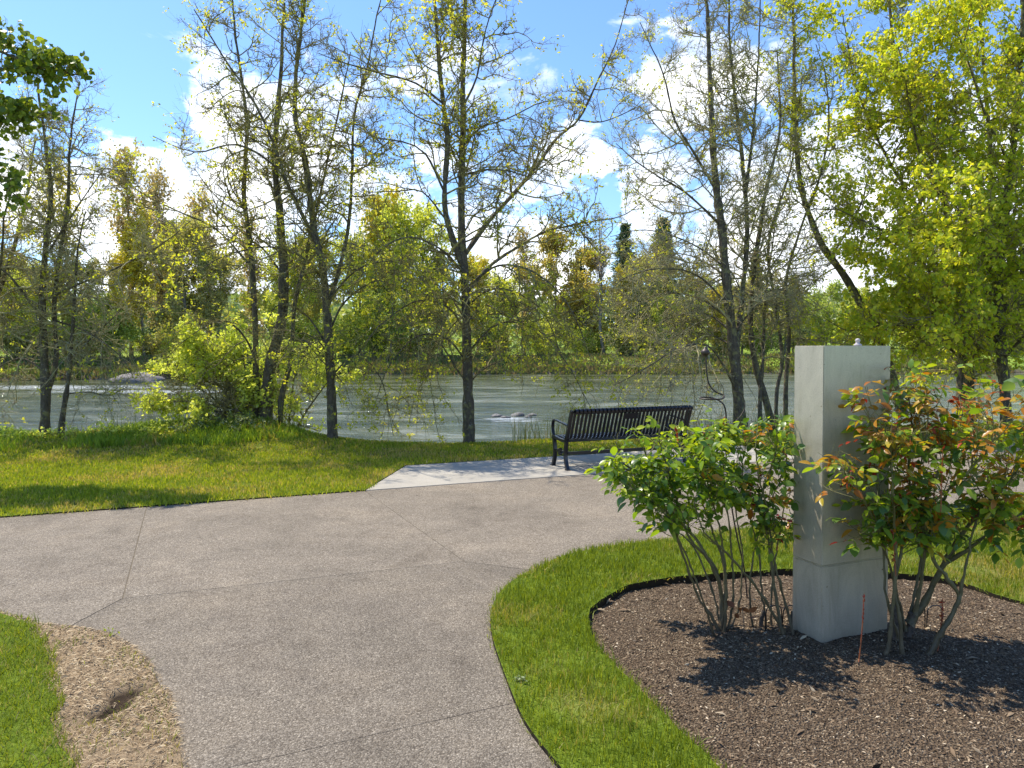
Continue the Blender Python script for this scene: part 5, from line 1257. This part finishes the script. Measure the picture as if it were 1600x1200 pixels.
rose('big rose bush right of the pillar with orange and red young leaves', [
    [(1372, 1050, 0), (1388, 1010, 0), (1395, 950, 0), (1400, 880, 0), (1398, 820, 0), (1395, 760, -.05), (1390, 700, -.05), (1380, 660, -.1), (.011, .004)],
    [(1410, 1030, 0), (1405, 960, 0), (1398, 920, .02), (1410, 850, .05), (1420, 790, .1), (1440, 720, .1), (1450, 650, .15), (1445, 620, .15), (.010, .004)],
    [(1438, 1050, 0), (1470, 990, 0), (1498, 935, 0), (1480, 905, 0), (1455, 865, .02), (1440, 800, .05), (1470, 730, .05), (1490, 660, .1), (.014, .005)],
    [(1420, 975, .15), (1450, 930, .15), (1475, 880, .12), (1500, 840, .1), (1530, 800, .08), (1560, 770, .05), (1580, 740, .0), (1600, 700, 0), (.019, .006)],
    [(1475, 880, .12), (1510, 860, .05), (1550, 830, 0), (1600, 800, -.05), (1660, 770, -.1), (.010, .004)],
    [(1418, 985, .15), (1430, 920, .2), (1450, 840, .25), (1480, 770, .25), (1510, 700, .3), (1530, 640, .3), (.010, .004)],
    [(1415, 985, .15), (1395, 900, .1), (1375, 840, .05), (1355, 790, 0), (1335, 760, -.05), (1320, 740, -.05), (.009, .004)],
    [(1430, 960, .1), (1445, 870, .05), (1450, 800, 0), (1510, 740, -.05), (1550, 690, -.1), (1570, 650, -.1), (.009, .004)],
    [(1405, 1000, .05), (1385, 930, .05), (1380, 860, .1), (1375, 780, .1), (1365, 720, .1), (1370, 660, .1), (.008, .004)],
    [(1425, 980, .2), (1440, 900, .25), (1430, 820, .3), (1420, 740, .3), (1425, 670, .3), (1420, 620, .3), (.008, .004)],
    [(1498, 935, 0), (1510, 880, -.02), (1520, 830, 0), (1540, 790, 0), (1580, 750, 0), (1600, 720, 0), (.007, .003)],
], 3.72, 507, ([0, 1, 2, 0, 1, 3, 3], [3, 4, 5, 5, 5, 6, 7]), 'rose bushes in the bed', nleaf=3700, n1=9, len1=.20, leaf_zmin=.52,
    top=[(1400, 900, 830, -.05), (1470, 800, 700, -.1)], stumps=[(1400, 990, .15, .022, .16, -.02), (1418, 985, .15, .02, .1, .02)],
    tcol=lambda b: .80 if b[2] > 1.15 else .6 if b[2] > 1.0 else (.5 if b[2] > .85 else .28), sizek=1.38)

# small separate red sprouts
def sprout(label, u, v0, v1, Y0, seed, n=10, spread=.3, hk=1.0):
    R = np.random.default_rng(seed); b = P(u, v0, Y0); b[2] = float(zbed(b[0], b[1])); t = P(u + 8, v1, Y0)
    o = empty('rose_sprout', b, label, 'rose sprout'); L = catmull([b, (b + t) / 2 + [.004, 0, 0], t], .02) - b
    mb = MB(); mb.tube(L, np.linspace(.0035, .002, len(L)), 7); mb.obj('stem', m_shoot, o, True)
    Vs = []; Fs = []; of = 0
    for k in range(n):
        s = R.uniform(.55, 1); pt = L[int(s * (len(L) - 1))]; M_ = frame_mat(R, pt, R.normal(size=3) * spread + [0, 0, .9], R.normal(size=3), R.uniform(.4, .8) * hk)
        V, q4, t3 = mesh_arrays(LP[7]); Vs.append(V @ M_[:3, :3].T + M_[:3, 3]); Fs += [list(f + of) for f in q4] + [list(f + of) for f in t3]; of += len(V)
    link_obj('young_leaves', mesh('young_leaves', np.vstack(Vs), Fs, mat=RR, smooth=True), o)
sprout('single upright red rose shoot in front of the pillar base', 1342, 1044, 928, 3.62, 1, 14, .25)
sprout('sprawling red new growth beside the pale right cane', 1465, 1030, 935, 3.75, 2, 30, .9)

# dry brown leaf cluster and wire hoops
R = np.random.default_rng(9)
m_dead = leafmat('dead_leaves', [(0, (.16, .05, .02)), (1, (.30, .12, .05))], .25)
dl = [leaf_mesh('leaf', .055, .035, .9, .4, m_dead), leaf_mesh('leaf', .05, .03, -.6, .6, m_dead)]
b = P(1160, 960, 4.0); dr0 = empty('dead_rose_sprig', b, 'reddish brown withered leaves caught among the left canes', 'dead sprig')
mb = MB(); mb.tube([(0, 0, -.14), (.01, 0, -.06), (.0, .0, .03), (.03, 0, .05)], .0022, 6); mb.obj('twig', m_stump, dr0)
for k in range(6):
    o = link_obj('leaf', dl[k % 2], dr0, loc=(R.uniform(-.04, .05), R.uniform(-.02, .02), R.uniform(-.03, .04))); o.rotation_euler = tuple(R.uniform(-2, 2, 3))
for (u, v, lb) in ((1215, 960, 'thin black wire hoop among stubs left of the pillar'), (1440, 960, 'thin black wire hoop behind the right rose crown')):
    b = G(u, v + 30); hp = empty('wire_hoop', b, lb, 'wire hoop', 'wire plant hoops')
    for dx, a in ((-.07, 0), (.03, .8)):
        mb = MB(); mb.tube(catmull([(dx, 0, -.05), (dx, 0, .1), (dx + .01, .0, .15), (dx + .04, .01, .16), (dx + .09, .02, .15), (dx + .10, .02, .1), (dx + .10, .02, -.05)], .02), .0035, 6); mb.obj('hoop_wire', m_blk, hp, True)

# pebbles, weeds, fallen bits
q = G(934, 1014); rock('pale_pebble', (q[0], q[1], .0), (.017, .012, .010), 5, principled('pale_pebble', (.5, .47, .42), .8), 'small pale pebble on the left rim of the rose bed', 'pebble', None, 2)
LW = leafmat('weed_leaves', [(0, (.16, .22, .07)), (1, (.34, .38, .20))], .35)
def weed(name, label, u, v, r, h_, n_, size, mat, seed, z=None, cat='weed', group=None, Yd=None):
    R = np.random.default_rng(seed); b = G(u, v) if Yd is None else P(u, v, Yd)
    if Yd is not None: b[2] = float(hgt(b[0], b[1]))
    o = empty(name, b, label, cat, group); m = max(3, n_ // 6)
    base = np.zeros((m, 3)); base[:, :2] = R.normal(size=(m, 2)) * r * .3
    p1, r1 = grow(R, base, np.tile([0, 0, 1.], (m, 1)), np.full(m, .01), 5, np.full(m, h_), .45 + .4 * (r > h_), .18, .0, max(.0012, size * .04), .5)
    V, q_ = tubes(p1, r1, 4); link_obj('stems', mesh('stems', V, quads=q_, mat=m_cane), o)
    e = p1[R.integers(0, m, n_), R.integers(1, 5, n_)]; V, T = leaves(R, e, size, up=.7, asp=.6); link_obj('foliage', mesh('foliage', V, tris=T, mat=mat), o)
weed('weed_tuft', 'pale grey green weed at the path edge of the grass strip', 815, 1070, .05, .05, 40, .02, LW, 1)
weed('weed_tuft', 'tiny yellow weed on the rim of the straw patch', 172, 996, .03, .05, 30, .014, RY, 2)
GB = 'leafy brambles on the near bank crest'
for i, (u, yd, r, h_, n_, lb) in enumerate([(385, 12.3, .5, .3, 420, 'white leaved bramble just below the mound trunks'), (335, 12.2, .45, .28, 300, 'white leaved bramble left of the mound trunks'), (300, 12.0, .4, .25, 240, 'white leaved bramble under the lime shrub'),
                                         (235, 11.9, .4, .3, 240, 'bramble tuft between lime shrub and thin tree'), (170, 12.0, .4, .25, 220, 'bramble tuft right of the thin crooked tree'), (120, 12.0, .35, .2, 200, 'bramble tuft at the foot of the thin crooked tree'), (60, 12.1, .35, .2, 200, 'bramble tuft at the foot of the twin stems'), (10, 12.1, .4, .2, 220, 'bramble tuft at the left picture edge')]):
    b = P(u, 690, yd); weed('bramble', lb, u, 690, r, h_, n_, .055, LW if i < 3 else LB, 20 + i, cat='bramble', group=GB, Yd=yd)
# reeds beside the bench
def reeds(name, label, x0, x1, n_, h_, seed, mat):
    R = np.random.default_rng(seed); x = R.uniform(x0, x1, n_); y = edgeY(x) + R.uniform(.0, .9, n_); z = hgt(x, y)
    hh = h_ * (.5 + .8 * R.random(n_)); lx = R.normal(size=n_) * .10 * hh; d_ = .0035
    s = np.linspace(0, 1, 4); pts = np.stack([np.column_stack([x + lx * t * t * 2, y + lx * .5 * t, z + hh * t]) for t in s], 1); rr = np.tile([.0035, .003, .0022, .001], (n_, 1))
    V, q_ = tubes(pts, rr, 3); tag(link_obj(name, mesh(name, V, quads=q_, mat=mat)), label, None, None, 'stuff')
m_reed = grassmat('reed_green', GG, GD, .1, 0)
reeds('tall_grass', 'tall thin grass at the water edge behind the bench', .0, 6.5, 900, .5, 1, m_reed)
reeds('mound_tall_grass', 'tall thin grass on the mound under the lime shrub', -7.5, -3.8, 400, .42, 2, m_reed)
